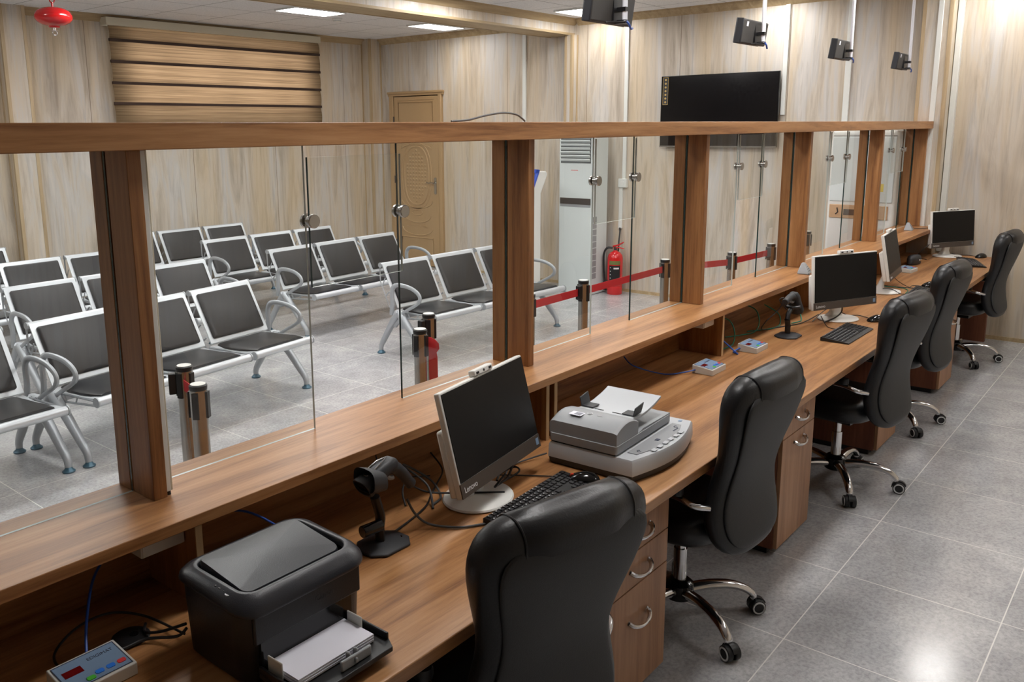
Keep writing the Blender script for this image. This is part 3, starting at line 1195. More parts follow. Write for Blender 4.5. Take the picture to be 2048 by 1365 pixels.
belt((4.065, 2.95, .862), (4.55, 2.95, .862), 'short red belt emerging from the right side of the second wooden post')
belt((4.65, 2.95, .862), (5.685, 2.95, .862), 'long red belt crossing in front of the fire extinguisher')
belt((5.755, 2.94, .862), (6.288, 2.715, .862), 'red belt emerging from the right side of the third wooden post')
belt((6.39, 2.71, .862), (6.955, 2.665, .862), 'red belt running to the left side of the fourth wooden post')
belt((1.79, 2.915, .862), (1.845, 3.125, .862), 'short red belt between the pair of chrome posts by the nearest wooden post')
b = MB()
b.T = Matrix.Translation((2.972, 2.84, 0)) @ Matrix.Rotation(R(-50), 4, 'Z')
rings = []
for (xa, xb, y, z) in ((.041, .050, 0, .893), (.041, .074, -.004, .880), (.041, .092, -.010, .862), (.041, .094, -.008, .835), (.041, .080, -.002, .815),
                       (.041, .084, 0, .79), (.042, .085, .002, .60), (.043, .086, 0, .40), (.043, .085, -.002, .28)):
    rings.append([(xa, y-.002, z), (xb, y-.004, z), (xb, y, z), (xa, y+.002, z)])
b.loft(rings)
tag(b.build('barrier_belt', M_redb), 'red belt tail hanging loose down the chrome post by the serving gap', 'barrier belt', 'red queue belts')

# ================================================================== THE COUNTER
X0C, X1C = -.75, 8.60
desk = thing('service_desk', 'long wooden service desk with a continuous top and a low back', 'desk', (0, 0, 0))
MB().prism([(X0C, 1.195), (X1C, 1.195), (X1C, 1.768), (8.492, 1.768), (8.492, 1.985), (X0C, 1.985)], .714, .75).build('desktop', M_wx, desk, bevel=.003)
bx(X0C, 8.495, 1.986, 2.02, 0, .968).build('front_panel', M_wx, desk)
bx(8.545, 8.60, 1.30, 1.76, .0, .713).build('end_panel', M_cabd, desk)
for (x, w_) in ((1.035, .018), (2.50, .018), (2.552, .018), (4.035, .018), (5.52, .018), (7.08, .018)):
    dv = bx(x, x+w_, 1.753, 1.985, .7505, .968).build('divider', M_wz, desk)
    bx(x, x+w_, 1.7505, 1.7529, .7508, .9675).build('edge_band', M_band, dv)
sh = bx(X0C, 8.495, 1.735, 2.06, .970, 1.0).build('counter_ledge', M_wx, bevel=.002)
tag(sh, 'long raised wooden ledge carrying the posts and glass above the desk', 'counter ledge')
hd = bx(X0C, 8.497, 1.845, 2.065, 1.858, 1.92).build('counter_header', M_wx, bevel=.002)
tag(hd, 'long horizontal wooden header beam along the top of the glazed screen', 'header beam')
PX = [-.53, 1.007, 2.56, 4.04, 5.52, 7.10, 8.455]
PN = [None, 'wooden post nearest the camera with a white strip down its side',
      'second wooden post, just behind the tilted nearest monitor',
      'third wooden post, standing below the left part of the television',
      'fourth wooden post, just left of the white unit with the beige control panel',
      'fifth wooden post, hiding part of the wide white unit', 'last wooden post against the streaked pillar']
PW = [.036, .036, .036, .036, .04, .04, .04]
for i, x in enumerate(PX):
    t = thing('screen_post', PN[i] or 'wooden post beyond the left edge of the picture', 'post', (x, 0, 1.0), 0, 'wooden posts of the counter screen')
    bx(0, PW[i], 1.88, 1.978, .0005, .8575).build('front_board', M_wz, t, bevel=.0015)
    bx(-.001, PW[i]+.001, 1.992, 2.052, .0005, .8575).build('rear_board', M_wz, t, bevel=.0015)

# white trunking strip on the nearest post
t = thing('cable_trunking', 'thin white trunking strip standing beside the nearest wooden post', 'trunking', (1.0435, 1.884, 1.012), 0, 'white trunking on the walls')
bx(0, .013, 0, .016, 0, .845).build('channel', M_trunk, t, bevel=.0015)
bx(.0135, .018, .002, .014, 0, .845).build('channel_lid', M_cream, t, bevel=.001)
MB().cyl((.008, .006, .004), (.008, .004, -.010), .005, n=10).build('cable_end', M_cable, t)


# glass
def pane(name, x0, x1, z0, z1, y, lab, grp, dark=''):
    th = .004
    b = MB()
    b.add([(x0, y, z0), (x1, y, z0), (x1, y, z1), (x0, y, z1)], [(0, 1, 2, 3)])
    v = [(x, yy, z) for x in (x0, x1) for yy in (y-th, y+th) for z in (z0, z1)]
    for key, f in (('L', (0, 1, 3, 2)), ('R', (4, 6, 7, 5)), ('B', (0, 4, 6, 2)), ('T', (1, 5, 7, 3))):
        b.k = 1 if key in dark else 2
        b.add(v, [f])
    o = b.build(name, [M_glass, M_gedge, M_gedgel], smooth=False)
    return tag(o, lab, 'glass pane', grp) if lab else o


GY = 1.985
WN = ['between the first and second posts', 'between the second and third posts', 'between the third and fourth posts', 'between the fourth and fifth posts', 'between the last two posts']
pane('glass_screen', -.493, 1.006, 1.0005, 1.8575, GY, 'fixed glass pane at the left edge, left of the nearest post', 'fixed glass panes of the screen', 'R')
WIN = [(1.044, 1.602, 1.982, 2.559, 1.44, 1.822, 1.637), (2.597, 3.165, 3.508, 4.039, 1.487, 1.85, 1.673),
       (4.077, 4.665, 5.010, 5.519, 1.487, 1.85, 1.676), (5.561, 6.205, 6.583, 7.099, 1.483, 1.85, 1.670), (7.141, 7.735, 8.11, 8.454, 1.497, 1.85, 1.685)]
for i, (a, b_, c, d, z0, z1, zc) in enumerate(WIN):
    pane('glass_screen', a, b_, 1.0005, 1.8575, GY, 'fixed glass pane left of the serving gap, ' + WN[i], 'fixed glass panes of the screen', 'L')
    pane('glass_screen', c, d, 1.0005, 1.8575, GY, 'fixed glass pane right of the serving gap, ' + WN[i], 'fixed glass panes of the screen', 'LR')
    t = thing('glass_hatch', 'small glass hatch pane clamped over the serving gap, ' + WN[i], 'glass hatch', (0, 0, 0), 0, 'glass hatches over the serving gaps')
    p = pane('hatch_pane', b_+.006, c+.006, z0, z1, GY-.009, None, None, 'L' if i == 0 else '')
    p.parent = t
    for x in (b_+.012, c+.010):
        q = MB().cyl((x, GY-.027, zc), (x, GY-.015, zc), .021, n=28)
        q.cyl((x, GY+.006, zc), (x, GY+.017, zc), .021, n=28)
        q.cyl((x, GY-.015, zc), (x, GY+.006, zc), .015, n=16)
        q.build('glass_clamp', M_steel, t, bevel=.002)

c = MB().tube(spline([(2.22, 1.955, 1.924), (2.30, 1.95, 1.928), (2.40, 1.95, 1.944), (2.50, 1.95, 1.9535), (2.575, 1.95, 1.948), (2.612, 1.95, 1.934), (2.63, 1.95, 1.9235)], 8), .0035, 8).build('loose_cable', M_gcable)
tag(c, 'grey cable arching up from the top of the wooden header', 'cable')

# white boxes under the ledge
for (x, lab) in ((1.035, 'small white electrical box under the ledge by the printer'), (4.034, 'small white electrical box under the ledge by the third post')):
    t = thing('junction_box', lab, 'junction box', (x, 0, 0), 0, 'white boxes under the ledge')
    bx(-.115, -.001, 1.80, 1.90, .908, .9695).build('box_body', M_trunk, t, bevel=.003)
    bx(-.112, -.004, 1.797, 1.80, .912, .966).build('box_lid', M_white, t)

# ------------------------------------------------------------------ drawer cabinets under the desk


def cabinet(x0, lab, three=False):
    t = thing('drawer_cabinet', lab, 'cabinet', (x0, 1.255, 0), 0, 'wooden pedestal cabinets under the desk')
    b = MB()
    b.box(0, .017, .019, .50, .035, .712).box(.383, .40, .019, .50, .035, .712)
    b.box(.017, .383, .019, .50, .035, .05).box(.017, .383, .019, .50, .697, .712).box(.017, .383, .485, .50, .05, .697)
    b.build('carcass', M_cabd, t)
    bx(.02, .38, .05, .48, 0, .035).build('plinth', M_black, t)
    zs = [(.552, .708), (.430, .548), (.04, .426)] if three else [(.552, .708), (.04, .548)]
    for k, (z0, z1) in enumerate(zs):
        last = k == len(zs)-1
        f = bx(.004, .396, 0, .018, z0, z1).build('door' if last else 'drawer', M_cab, t, bevel=.0015)
        z = z0+.072 if not last else z1-.042
        if three:
            z = [.62, .49, .31][k]
        b = MB()
        n = 14
        pts = [(.20+.06*math.cos(R(180+180*j/n)), -.004-.026*math.sin(R(180*j/n)), z-.016*math.sin(R(180*j/n))) for j in range(n+1)]
        b.tube(pts, [.0045+.004*abs(math.cos(PI*j/n)) for j in range(n+1)], 8)
        for sx in (.14, .26):
            b.cyl((sx, -.002, z), (sx, .001, z), .008, n=12)
        b.build('handle', M_chrome, f)
    return t


cabinet(2.125, 'wooden drawer cabinet right of the nearest chair', True)
cabinet(3.575, 'wooden drawer cabinet right of the second chair')
cabinet(5.11, 'wooden drawer cabinet half hidden behind the third chair')
cabinet(6.625, 'wooden drawer cabinet between the fourth and fifth chairs')

# ------------------------------------------------------------------ office chairs
# local frame: faces +y, origin at the floor under the gas lift


def back_rings(st, n=32, e=3.2):
    rings = []
    for (z, y, w, t, tilt) in st:
        r = []
        for (u, v) in selp(w, t/2, e, n):
            r.append((u, y+v-.020*(abs(u)/.25)**2*(-1), z+v*tilt))
        rings.append(r)
    return rings


oc = thing('office_chair', '', 'office chair', (0, 0, 0), 0, 'black leather office chairs at the desk')
ST = [(.405, -.285, .10, .04, 0), (.415, -.283, .16, .065, 0), (.445, -.272, .205, .085, 0), (.50, -.256, .235, .092, 0), (.56, -.243, .238, .094, 0),
      (.62, -.240, .225, .09, 0), (.68, -.246, .210, .088, 0), (.74, -.262, .208, .088, 0), (.80, -.280, .222, .092, 0), (.87, -.297, .245, .104, 0),
      (.94, -.308, .262, .120, 0), (.99, -.314, .262, .128, 0), (1.03, -.317, .250, .122, 0), (1.055, -.317, .228, .100, 0), (1.072, -.315, .195, .066, 0), (1.080, -.313, .150, .030, 0)]
MB().loft(back_rings(ST)).build('backrest', M_leather, oc, sub=1, ang=180)
SC = [(z+.012 if i < 3 else z, y-t/2+.006, w-.035, .022, 0) for i, (z, y, w, t, _) in enumerate(ST) if .41 < z < 1.03]
SC = [(.43, -.314, .12, .012, 0)]+SC[1:]+[(1.035, -.362, .17, .012, 0)]
cv = MB().loft(back_rings(SC, 32, 3.5)).build('back_cover', M_cover, oc, sub=1, ang=180)
# head panel: the middle piece of leather wrapped over the top of the back
HWD = .165


def head_prof(off, x=0.0):
    """front side up, over the crest, down the rear, following the stations of the back"""
    def ht(w, t):
        return t/2*max(0.0, 1-(x/w)**3.2)**(1/3.2)
    top = [q for q in ST if q[0] >= .90 and q[2] > x+.012]
    fr = [(y+ht(w, t)+off, z) for (z, y, w, t, _) in top]
    re_ = [(y-ht(w, t)-off, z) for (z, y, w, t, _) in reversed(top) if z >= .96]
    pts = [(0, a_, b_) for a_, b_ in fr]+[(0, top[-1][1], top[-1][0]+.004+off)]+[(0, a_, b_) for a_, b_ in re_]
    sp = spline(pts, 5)
    m_ = 44
    return [(sp[int(k*(len(sp)-1)/m_)].y, sp[int(k*(len(sp)-1)/m_)].z) for k in range(m_+1)]


b = MB()
rings = []
for xi, off in ((-HWD, -.004), (-HWD+.003, .0005), (-.08, .003), (0, .004), (.08, .003), (HWD-.003, .0005), (HWD, -.004)):
    hp = head_prof(off, abs(xi))
    crv = .020*(abs(xi)/.25)**2
    inner = [(xi, -.30+crv, hp[-1][1]), (xi, -.30+crv, hp[0][1])]
    rings.append([(xi, y+crv, z) for y, z in hp]+inner)
b.loft(rings)
b.build('headrest', M_leather, oc, ang=60)
# piping seam
for s in (-1, 1):
    hp = [(s*(HWD+.001), y+.0087, z) for y, z in head_prof(-.001, HWD)]
    MB().tube(hp, .0030, 6).build('headrest_piping', M_black, oc)
# seat
b = MB()
rg = []
for (z, w, d_) in ((.405, .20, .20), (.415, .235, .232), (.45, .25, .245), (.49, .25, .245), (.515, .235, .232), (.525, .19, .19)):
    rg.append([(u, v+.03, z) for u, v in selp(w, d_, 4, 32)])
b.loft(rg)
b.build('seat', M_leather, oc, sub=1, ang=180)
for s in (-1, 1):
    x = s*.27
    a_ = MB().tube(spline([(s*.20, .14, .43), (x, .15, .45), (x+s*.012, .16, .54), (x+s*.012, .14, .618), (x+s*.01, .02, .632), (x+s*.005, -.12, .628), (x, -.19, .612), (s*.225, -.225, .598)], 6), .0115, 10).build('armrest', M_chrome, oc)
    MB().loft([[(x+s*.01+u*k, v-.03, z) for u, v in rrect(.024, .12, .02)] for z, k in ((.640, .85), (.646, 1), (.662, 1), (.668, .8))]).build('arm_pad', M_black, a_)
MB().cyl((0, 0, .13), (0, 0, .29), .026, n=20).cyl((0, 0, .28), (0, 0, .37), .020, n=20).build('gas_lift', M_chrome, oc)
b = MB()
b.box(-.09, .09, -.10, .13, .365, .405)
b.cyl((.08, .02, .385), (.25, .03, .38), .006, n=8)
b.build('tilt_mechanism', M_black, oc, bevel=.006)
MB().lathe([(0, .075), (.035, .075), (.052, .085), (.058, .11), (.055, .145), (.040, .158), (.03, .162), (0, .162)], 28).build('hub', M_blackg, oc)
lm = None
for k in range(5):
    if k == 0:
        pts = spline([(.045, 0, .118), (.12, 0, .128), (.20, 0, .125), (.262, 0, .105), (.296, 0, .078), (.302, 0, .06)], 5)
        n = len(pts)
        lg = MB().tube(pts, [.020-.008*j/n for j in range(n)], 12, flat=1.3).build('leg', M_chrome, oc)
        b = MB()
        for s in (-1, 1):
            b.cyl((.315, s*.006, .030), (.315, s*.028, .030), .030, n=24)
        cs = b.build('caster', [M_rubber], lg, bevel=.003)
        for s in (-1, 1):
            y = s*.0285
            b = MB()
            b.tube([(.315+.0225*math.cos(2*PI*j/24), y, .030+.0225*math.sin(2*PI*j/24)) for j in range(24)], .0036, 6, loop=True)
            b.build('caster_ring', M_ring, lg)
        b = MB()
        b.cyl((.302, 0, .045), (.302, 0, .07), .010, n=12)
        b.loft([[(.315+.036*math.cos(R(a)), y, .030+.036*math.sin(R(a))) for y in (-.010, .010)]+[(.315+.031*math.cos(R(a)), y, .030+.031*math.sin(R(a))) for y in (.010, -.010)] for a in range(20, 200, 15)])
        b.build('caster_hood', M_black, lg)
        first = lg
    else:
        l = first.copy()
        COL.objects.link(l)
        l.parent = oc
        for g_ in kids(first):
            q = g_.copy()
            COL.objects.link(q)
            q.parent = l
OCS = [((1.60, 1.315), -13, -100, 'black leather office chair nearest the camera, seen from behind'),
       ((2.885, 1.38), -3, -118, 'black leather office chair in front of the flatbed scanner, second from the camera'),
       ((4.60, 1.33), -6, -149, 'black leather office chair beside the keyboard of the second monitor, third from the camera'),
       ((5.83, 1.385), -4, -134, 'black leather office chair overlapping the one in front of it, fourth from the camera'),
       ((7.78, 1.385), -4, -143, 'black leather office chair at the far end against the wall panels')]
for i, ((x, y), a, ba, lab) in enumerate(OCS):
    if i == 0:
        o = oc
        o.location = (x, y, 0)
        o.rotation_euler = (0, 0, R(a))
        o['label'] = lab
    else:
        o = dup(oc, (x, y, 0), R(a), lab)
    ls = [c for c in kids(o) if c.name.startswith('leg')]
    for k, l in enumerate(ls):
        l.rotation_euler = (0, 0, R(ba-a+72*k))

# ================================================================== ON THE DESK
DZ = .7505


# all-in-one computers
def monitor(x, y, z, yaw, tilt, base, lab, seed=0):
    t = thing('desktop_computer', lab, 'computer', (base[0], base[1], DZ), R(yaw), 'white all-in-one computers on the desk')
    inv = (Matrix.Translation((base[0], base[1], DZ)) @ Matrix.Rotation(R(yaw), 4, 'Z')).inverted()
    c0 = inv @ Vector((x, y, z))
    T = Matrix.Translation(c0) @ Matrix.Rotation(R(-tilt), 4, 'X')
    Wm, Hm = .50, .318

    def mb():
        b = MB()
        b.T = T
        return b
    h = mb().box(-Wm/2, Wm/2, .002, .022, 0, Hm).build('housing', M_white, t, bevel=.003)
    mb().box(-Wm/2+.006, Wm/2-.006, .0225, .050, .0, .205).build('rear_case', M_white, t, bevel=.008)
    mb().box(-Wm/2+.008, Wm/2-.004, -.0005, .003, .046, Hm-.006).build('screen', M_scr, t)
    ch = mb().box(-Wm/2+.001, Wm/2-.001, -.001, .003, .001, .044).build('chin', M_chin, t)
    l = text('Lenovo', .024, (0, 0, 0), (0, 0, 0), M_wprint, ch, 'logo')
    l.matrix_local = T @ Matrix.Translation((-Wm/2+.016, -.0016, .014)) @ Matrix.Rotation(R(90), 4, 'X')
    l.matrix_parent_inverse = Matrix.Identity(4)
    mb().box(Wm/2-.030, Wm/2-.012, -.0018, -.001, .012, .034).build('sticker', M_qface, ch)
    q = mb().box(-.055, .055, -.004, .020, Hm+.0005, Hm+.020).build('webcam', M_white, t, bevel=.004)
    b = mb()
    b.cyl((0, -.0035, Hm+.010), (0, -.0055, Hm+.010), .004, n=12)
    b.box(-.045, -.03, -.0055, -.0038, Hm+.006, Hm+.013)
    b.box(.03, .045, -.0055, -.0038, Hm+.006, Hm+.013)
    b.build('lens', M_black, q)
    # neck
    top = T @ Vector((0, .045, .07))
    b = MB()
    rings = []
    for s, w_, d_ in ((0, .052, .030), (.25, .036, .018), (.6, .034, .014), (1, .040, .014)):
        p = Vector((0, .035, .010)).lerp(top, s)
        rings.append([(p.x+u, p.y+v, p.z) for u, v in rrect(w_, d_, .012, 4)])
    b.loft(rings)
    b.build('stand_neck', M_white, t, ang=50)
    MB().lathe([(0, .0), (.122, 0), (.126, .004), (.122, .009), (.06, .016), (.0, .018)], 44, (0, 0, 0), 1.0, .86).build('stand_base', M_white, t, ang=30)
    return t


monitor(2.005, 1.56, .842, 8.8, 14, (1.955, 1.628), 'white all-in-one computer with a tilted dark screen nearest the camera')
monitor(5.212, 1.512, .841, -25.7, 4, (5.28, 1.572), 'white all-in-one computer turned towards the camera, between the second and third chairs')
monitor(6.474, 1.555, .847, 5.8, 11, (6.36, 1.60), 'white all-in-one computer seen nearly edge-on with a grey sheen on its screen')
monitor(8.40, 1.585, .84, -29.0, 4, (8.43, 1.63), 'white all-in-one computer at the far end by the wall')


# keyboards
def keyboard(x, y, a, lab):
    t = thing('keyboard', lab, 'keyboard', (x, y, DZ), R(a), 'black keyboards on the desk')
    b = MB()
    b.prism([(-.075, 0), (.075, 0), (.075, .020), (.068, .022), (-.060, .010), (-.075, .006)], -.222, .222, 'x')
    b.build('keyboard_body', M_black, t, bevel=.002)
    b = MB()
    for r_ in range(6):
        yv = .060-r_*.0205
        zt = .010+(.022-.010)*((yv+.060)/.128)
        row = 15 if r_ else 14
        xx = -.214
        for k in range(21):
            w_ = .0165
            if r_ == 5 and 3 < k < 10:
                w_ = .0165
            gap = .005 if k in (14, 17) else 0
            xx += gap
            if not (k in (15, 16, 17) and r_ == 3) and not (r_ == 4 and k in (14, 16)):
                rg = []
                for zz, s_ in ((zt-.002, 1), (zt+.0035, .82)):
                    rg.append([(xx+.0082+sx*w_/2*s_, yv+sy*.0082*s_, zz) for sx, sy in ((-1, -1), (1, -1), (1, 1), (-1, 1))])
                b.loft(rg)
            xx += .0199
    b.build('keys', pbr('key_black', (30, 30, 33), .45), t, smooth=False)
    b = MB()
    for r_ in range(6):
        yv = .062-r_*.0205
        zt = .010+(.022-.010)*((yv+.060)/.128)
        for k in range(14):
            xx = -.2105+k*.0199
            b.box(xx, xx+.004, yv, yv+.004, zt+.0036, zt+.0039)
    b.build('key_lettering', M_wprint, t, smooth=False)
    return t


keyboard(2.045, 1.436, 3, 'black keyboard partly hidden by the nearest chair back')
keyboard(4.895, 1.40, 0, 'black keyboard in the open on the desk before the second computer')
keyboard(6.40, 1.37, 3, 'black keyboard almost hidden behind the fourth chair')
keyboard(8.11, 1.385, 20, 'black keyboard at the far end of the desk')


def mouse(x, y, a, lab, mw=None):
    t = thing('computer_mouse', lab, 'mouse', (x, y, DZ), R(a), 'black mice on the desk')
    b = MB()
    rings = []
    for yy, w_, h in ((-.056, .012, .010), (-.050, .024, .020), (-.035, .031, .032), (-.010, .032, .037), (.015, .030, .033), (.038, .028, .024), (.052, .022, .015), (.057, .012, .008)):
        ring = []
        for k in range(17):
            a_ = PI*k/16
            ring.append((w_*math.cos(a_), yy, .002+h*math.sin(a_)**.8))
        ring.append((-w_*.9, yy, 0))
        ring.append((w_*.9, yy, 0))
        rings.append(ring)
    b.loft(rings)
    b.build('mouse_body', M_blackg, t, ang=60)
    MB().cyl((-.004, .036, .022), (.004, .036, .022), .008, n=14).build('scroll_wheel', mw or M_black, t)
    return t


mouse(2.262, 1.435, 30, 'black mouse with a red wheel between the keyboard and the flatbed scanner', M_orange)
mouse(5.355, 1.375, 60, 'black mouse peeping out left of the third chair back')
mouse(6.745, 1.40, 60, 'black mouse peeping out left of the fourth chair back')
mouse(8.52, 1.385, 70, 'black mouse at the far end of the desk against the wall')


# queue calling units
def queue_unit(x, y, a, lab, w_=.148, d_=.103):
    t = thing('queue_call_unit', lab, 'control box', (x, y, DZ), R(a), 'small queue calling control boxes on the desk')
    b = MB()
    b.prism([(-d_/2, 0), (d_/2, 0), (d_/2, .040), (-d_/2, .028)], -w_/2, w_/2, 'x')
    b.build('case', M_offw, t, bevel=.002)
    T = Matrix.Translation((0, 0, .0343)) @ Matrix.Rotation(math.atan2(.012, d_), 4, 'X')

    def mb():
        b = MB()
        b.T = T
        return b
    f = mb().box(-w_/2+.007, w_/2-.007, -d_/2+.007, d_/2-.007, 0, .0008).build('faceplate', M_qface, t)
    e = mb()
    for (p, q, r_, s_) in ((-w_/2+.006, w_/2-.006, -d_/2+.006, -d_/2+.008), (-w_/2+.006, w_/2-.006, d_/2-.008, d_/2-.006),
                           (-w_/2+.006, -w_/2+.008, -d_/2+.006, d_/2-.006), (w_/2-.008, w_/2-.006, -d_/2+.006, d_/2-.006)):
        e.box(p, q, r_, s_, .0006, .0011)
    e.build('faceplate_border', M_ink, f)
    mb().box(-w_/2+.016, -w_/2+.056, d_/2-.055, d_/2-.034, .0009, .0016).build('display', M_redd, t)
    for (px, py, mt) in ((w_/2-.070, -.026, M_btnb), (w_/2-.046, -.026, M_btnb), (w_/2-.022, -.026, M_btnr), (-.018, -.034, M_btng)):
        b = mb()
        b.loft([[(px+u, py+v, z) for u, v in rrect(.009, .0062, .004)] for z in (.0009, .0024)])
        b.build('button', mt, t)
    l = text('EDIGIMAT', .0125, (0, 0, 0), (0, 0, 0), M_ink, f, 'logo')
    l.matrix_local = T @ Matrix.Translation((.000, .020, .0010))
    return t


queue_unit(.727, 1.677, 0, 'grey control box with a red display at the bottom left beside the printer')
queue_unit(3.749, 1.685, 0, 'grey control box with a red display left of the wooden divider')
queue_unit(4.264, 1.682, 0, 'control box with a red display right of the wooden divider, by the green cable')
queue_unit(7.36, 1.69, -4, 'grey control box with a blue face right of the edge-on computer')

# ------------------------------------------------------------------ laser printer
P0 = (.900, 1.372)
t = thing('laser_printer', 'compact black laser printer with its paper tray open', 'printer', (P0[0], P0[1], DZ))
Wp, Dp = .358, .272
b = MB()


def prn_ring(z, ins, r=.045):
    return [(u, v, z) for u, v in rrect(Wp/2-ins, Dp/2-ins, r, 6, Wp/2, Dp/2)]


b.loft([prn_ring(0, .024), prn_ring(.012, .016), prn_ring(.16, .010), prn_ring(.178, .010)])
body = b.build('body', M_prn, t, ang=50)
# charcoal hood with a sloping shoulder, drooping at the front corners
b = MB()
rings = []
for (ins, dz, r) in ((.004, -.004, .05), (.0, .002, .052), (.001, .008, .052), (.010, .019, .05), (.026, .026, .04), (.034, .027, .034), (.037, .024, .03), (.038, .012, .03)):
    ring = []
    for (u, v) in rrect(Wp/2-ins, Dp/2-ins, r, 6, Wp/2, Dp/2):
        droop = .020*max(0, (.11-v)/.11)**1.6
        ring.append((u, v, .182+dz-droop*(1 if ins < .02 else .45)))
    rings.append(ring)
b.loft(rings, cap=False)
b.build('hood', M_prn_top, t, ang=60)
b = MB()
rr_ = rrect(Wp/2-.030, Dp/2-.030, .03, 6, Wp/2, Dp/2)
b.loft([[(u, v, z) for u, v in rr_] for z in (.160, .186)])
b.build('lid_recess', M_blackg, t)
# domed output lid sitting in the recess
b = MB()
ring0 = rrect(Wp/2-.046, Dp/2-.046, .022, 6, Wp/2-.002, Dp/2+.004)
cxp, cyp = Wp/2-.002, Dp/2+.004


def lidz(v):
    s_ = min(1, max(0, (v-.046)/(Dp-.088)))
    return .196+.022*math.sin(s_*PI*.62)**1.1


rings = [[(u, v, .170) for u, v in ring0], [(u, v, lidz(v)-.004) for u, v in ring0]]
for k in (.985, .95, .8, .6, .4, .2, .05):
    rings.append([(cxp+(u-cxp)*k, cyp+(v-cyp)*k, lidz(cyp+(v-cyp)*k)) for u, v in ring0])
b.loft(rings)
b.build('output_lid', M_prn_top, t, ang=50)
MB().cyl((.021, .075, .186), (.021, .075, .2005), .008, n=20).build('power_button', M_scan_l, t)
b = MB()
b.cyl((.021, .105, .196), (.021, .105, .2035), .004, n=12)
b.box(.017, .025, .117, .121, .198, .2045).box(.018, .022, .088, .091, .196, .2025)
b.build('indicator', M_scan_d, t)
# front opening and tray
bx(.045, .295, .006, .02, .022, .105).build('paper_slot', M_blackg, t)
bx(.030, Wp-.035, .004, .014, .100, .166).build('front_flap', M_prn, t, bevel=.004)
text('Canon', .020, (.19, .0035, .130), (R(90), 0, 0), M_scan_d, t)
tray = MB()
tray.prism([(.040, .012), (.300, .012), (.312, -.09), (.285, -.138), (.055, -.138), (.036, -.10)], .022, .034)
tray.box(.038, .045, -.11, .01, .034, .050).box(.293, .300, -.11, .01, .034, .050)
tray.box(.06, .28, -.06, .012, .0, .022)
tray.build('paper_tray', M_black, t, bevel=.002)
pp = MB()
for k in range(3):
    pp.box(.060+.001*k, .270+.0008*k, -.094+.001*k, .012, .0365+k*.0052, .0412+k*.0052)
ps = pp.build('paper_stack', M_paper, smooth=False, loc=(P0[0], P0[1], DZ))
tag(ps, 'stack of white paper in the open printer tray', 'paper')
b = MB()
b.box(.150, .235, -.124, -.117, .034, .058)
b.box(.175, .182, -.117, -.106, .046, .064).box(.196, .203, -.117, -.106, .046, .064).box(.185, .192, -.130, -.124, .040, .052)
b.build('paper_guide', M_scan, t, bevel=.003)
for gx in (.053, .273):
    bx(gx, gx+.004, -.050, -.002, .034, .074).build('side_guide', M_offw, t, bevel=.002)

# ------------------------------------------------------------------ flatbed scanner with feeder
SX, SY = 2.352, 1.306
t = thing('flatbed_scanner', 'silver grey flatbed scanner with a sheet feeder on its lid', 'scanner', (SX, SY, DZ), R(3))
Ws, Ds = .488, .318


def curved_front(x0, x1, y0, y1, bow, n=12):
    """outline whose front edge (low y) bows outwards"""
    o = [(x1, y1), (x0, y1), (x0, y0)]
    for k in range(1, n):
        s = k/n
        o.append((x0+(x1-x0)*s, y0-bow*math.sin(PI*s)))
    o.append((x1, y0))
    return o


b = MB()
b.loft([[(u, v, z) for u, v in curved_front(i, Ws-i, 0+i, Ds-i, .045)] for z, i in ((0, .008), (.004, .003), (.024, .0))])
b.build('dark_base', M_scan_d, t, ang=30)
b = MB()
b.loft([[(u, v, z) for u, v in curved_front(i, Ws-i, 0+i, Ds-i, .045)] for z, i in ((.0245, -.002), (.070, .0), (.078, .004))])
b.build('body', M_scan_l, t, ang=30)
b = MB()
b.loft([[(u, v, z) for u, v in curved_front(.06, Ws-.07, .014, .048, .036)] for z in (.0782, .0805)])
cp = b.build('control_panel', M_scan, t, ang=30)
b = MB()
for k in range(6):
    x = .13+k*.043
    b.box(x-.013, x+.013, -.020-.006*math.sin(PI*x/Ws), -.004-.006*math.sin(PI*x/Ws), .0806, .0828)
b.build('scan_button', M_scan_l, cp, bevel=.002)
b = MB()
b.box(.215, .235, .010, .024, .0806, .0815)
for k in range(4):
    b.box(.34+k*.010, .346+k*.010, .006, .012, .0806, .0812)
b.tube([(.09+.007*math.cos(R(a)), .020+.007*math.sin(R(a)), .081) for a in range(0, 300, 30)], .0012, 5)
b.tube([(.385+.007*math.cos(R(a)), .020+.007*math.sin(R(a)), .081) for a in range(0, 300, 30)], .0012, 5)
b.build('panel_marks', M_ink, cp)
bx(.452, .466, .03, .042, .0782, .0792).build('corner_logo', M_qface, t)
# lid
b = MB()
b.loft([[(u, v, z) for u, v in rrect(.213, .130, .012, 4, .213, .188)] for z in (.084, .110, .113)])
b.build('lid', M_scan, t, bevel=.0015, ang=30)
bx(.008, .418, .064, .312, .078, .084).build('lid_gap', M_scan_d, t)
# feeder hump along the left side
b = MB()
prof = []
for k in range(0, 13):
    s = k/12
    prof.append((s, math.sin(PI*min(1, .18+s*.62))**.7))
rings = []
for (yy, sc) in ((.060, .90), (.066, .97), (.075, 1.0), (.30, 1.0), (.312, .93), (.318, .80)):
    ring = [(.004+.158*s, yy, .113+.068*h*sc) for s, h in prof]+[(.162, yy, .113), (.004, yy, .113)]
    rings.append(ring)
b.loft(rings)
fd = b.build('feeder', M_scan, t, ang=50)
bx(.035, .085, .215, .262, .1795, .1802).build('barcode_sticker', M_paper, fd)
b = MB()
for k in range(7):
    b.box(.040+k*.004, .042+k*.004, .22, .245, .1802, .1805)
b.build('barcode', M_ink, fd, smooth=False)
b = MB()
b.tube([(.075+.009*math.cos(R(a)), .20+.009*math.sin(R(a)), .1812) for a in range(0, 360, 30)], .0012, 5, loop=True)
b.box(.070, .072, .15, .17, .181, .1816)
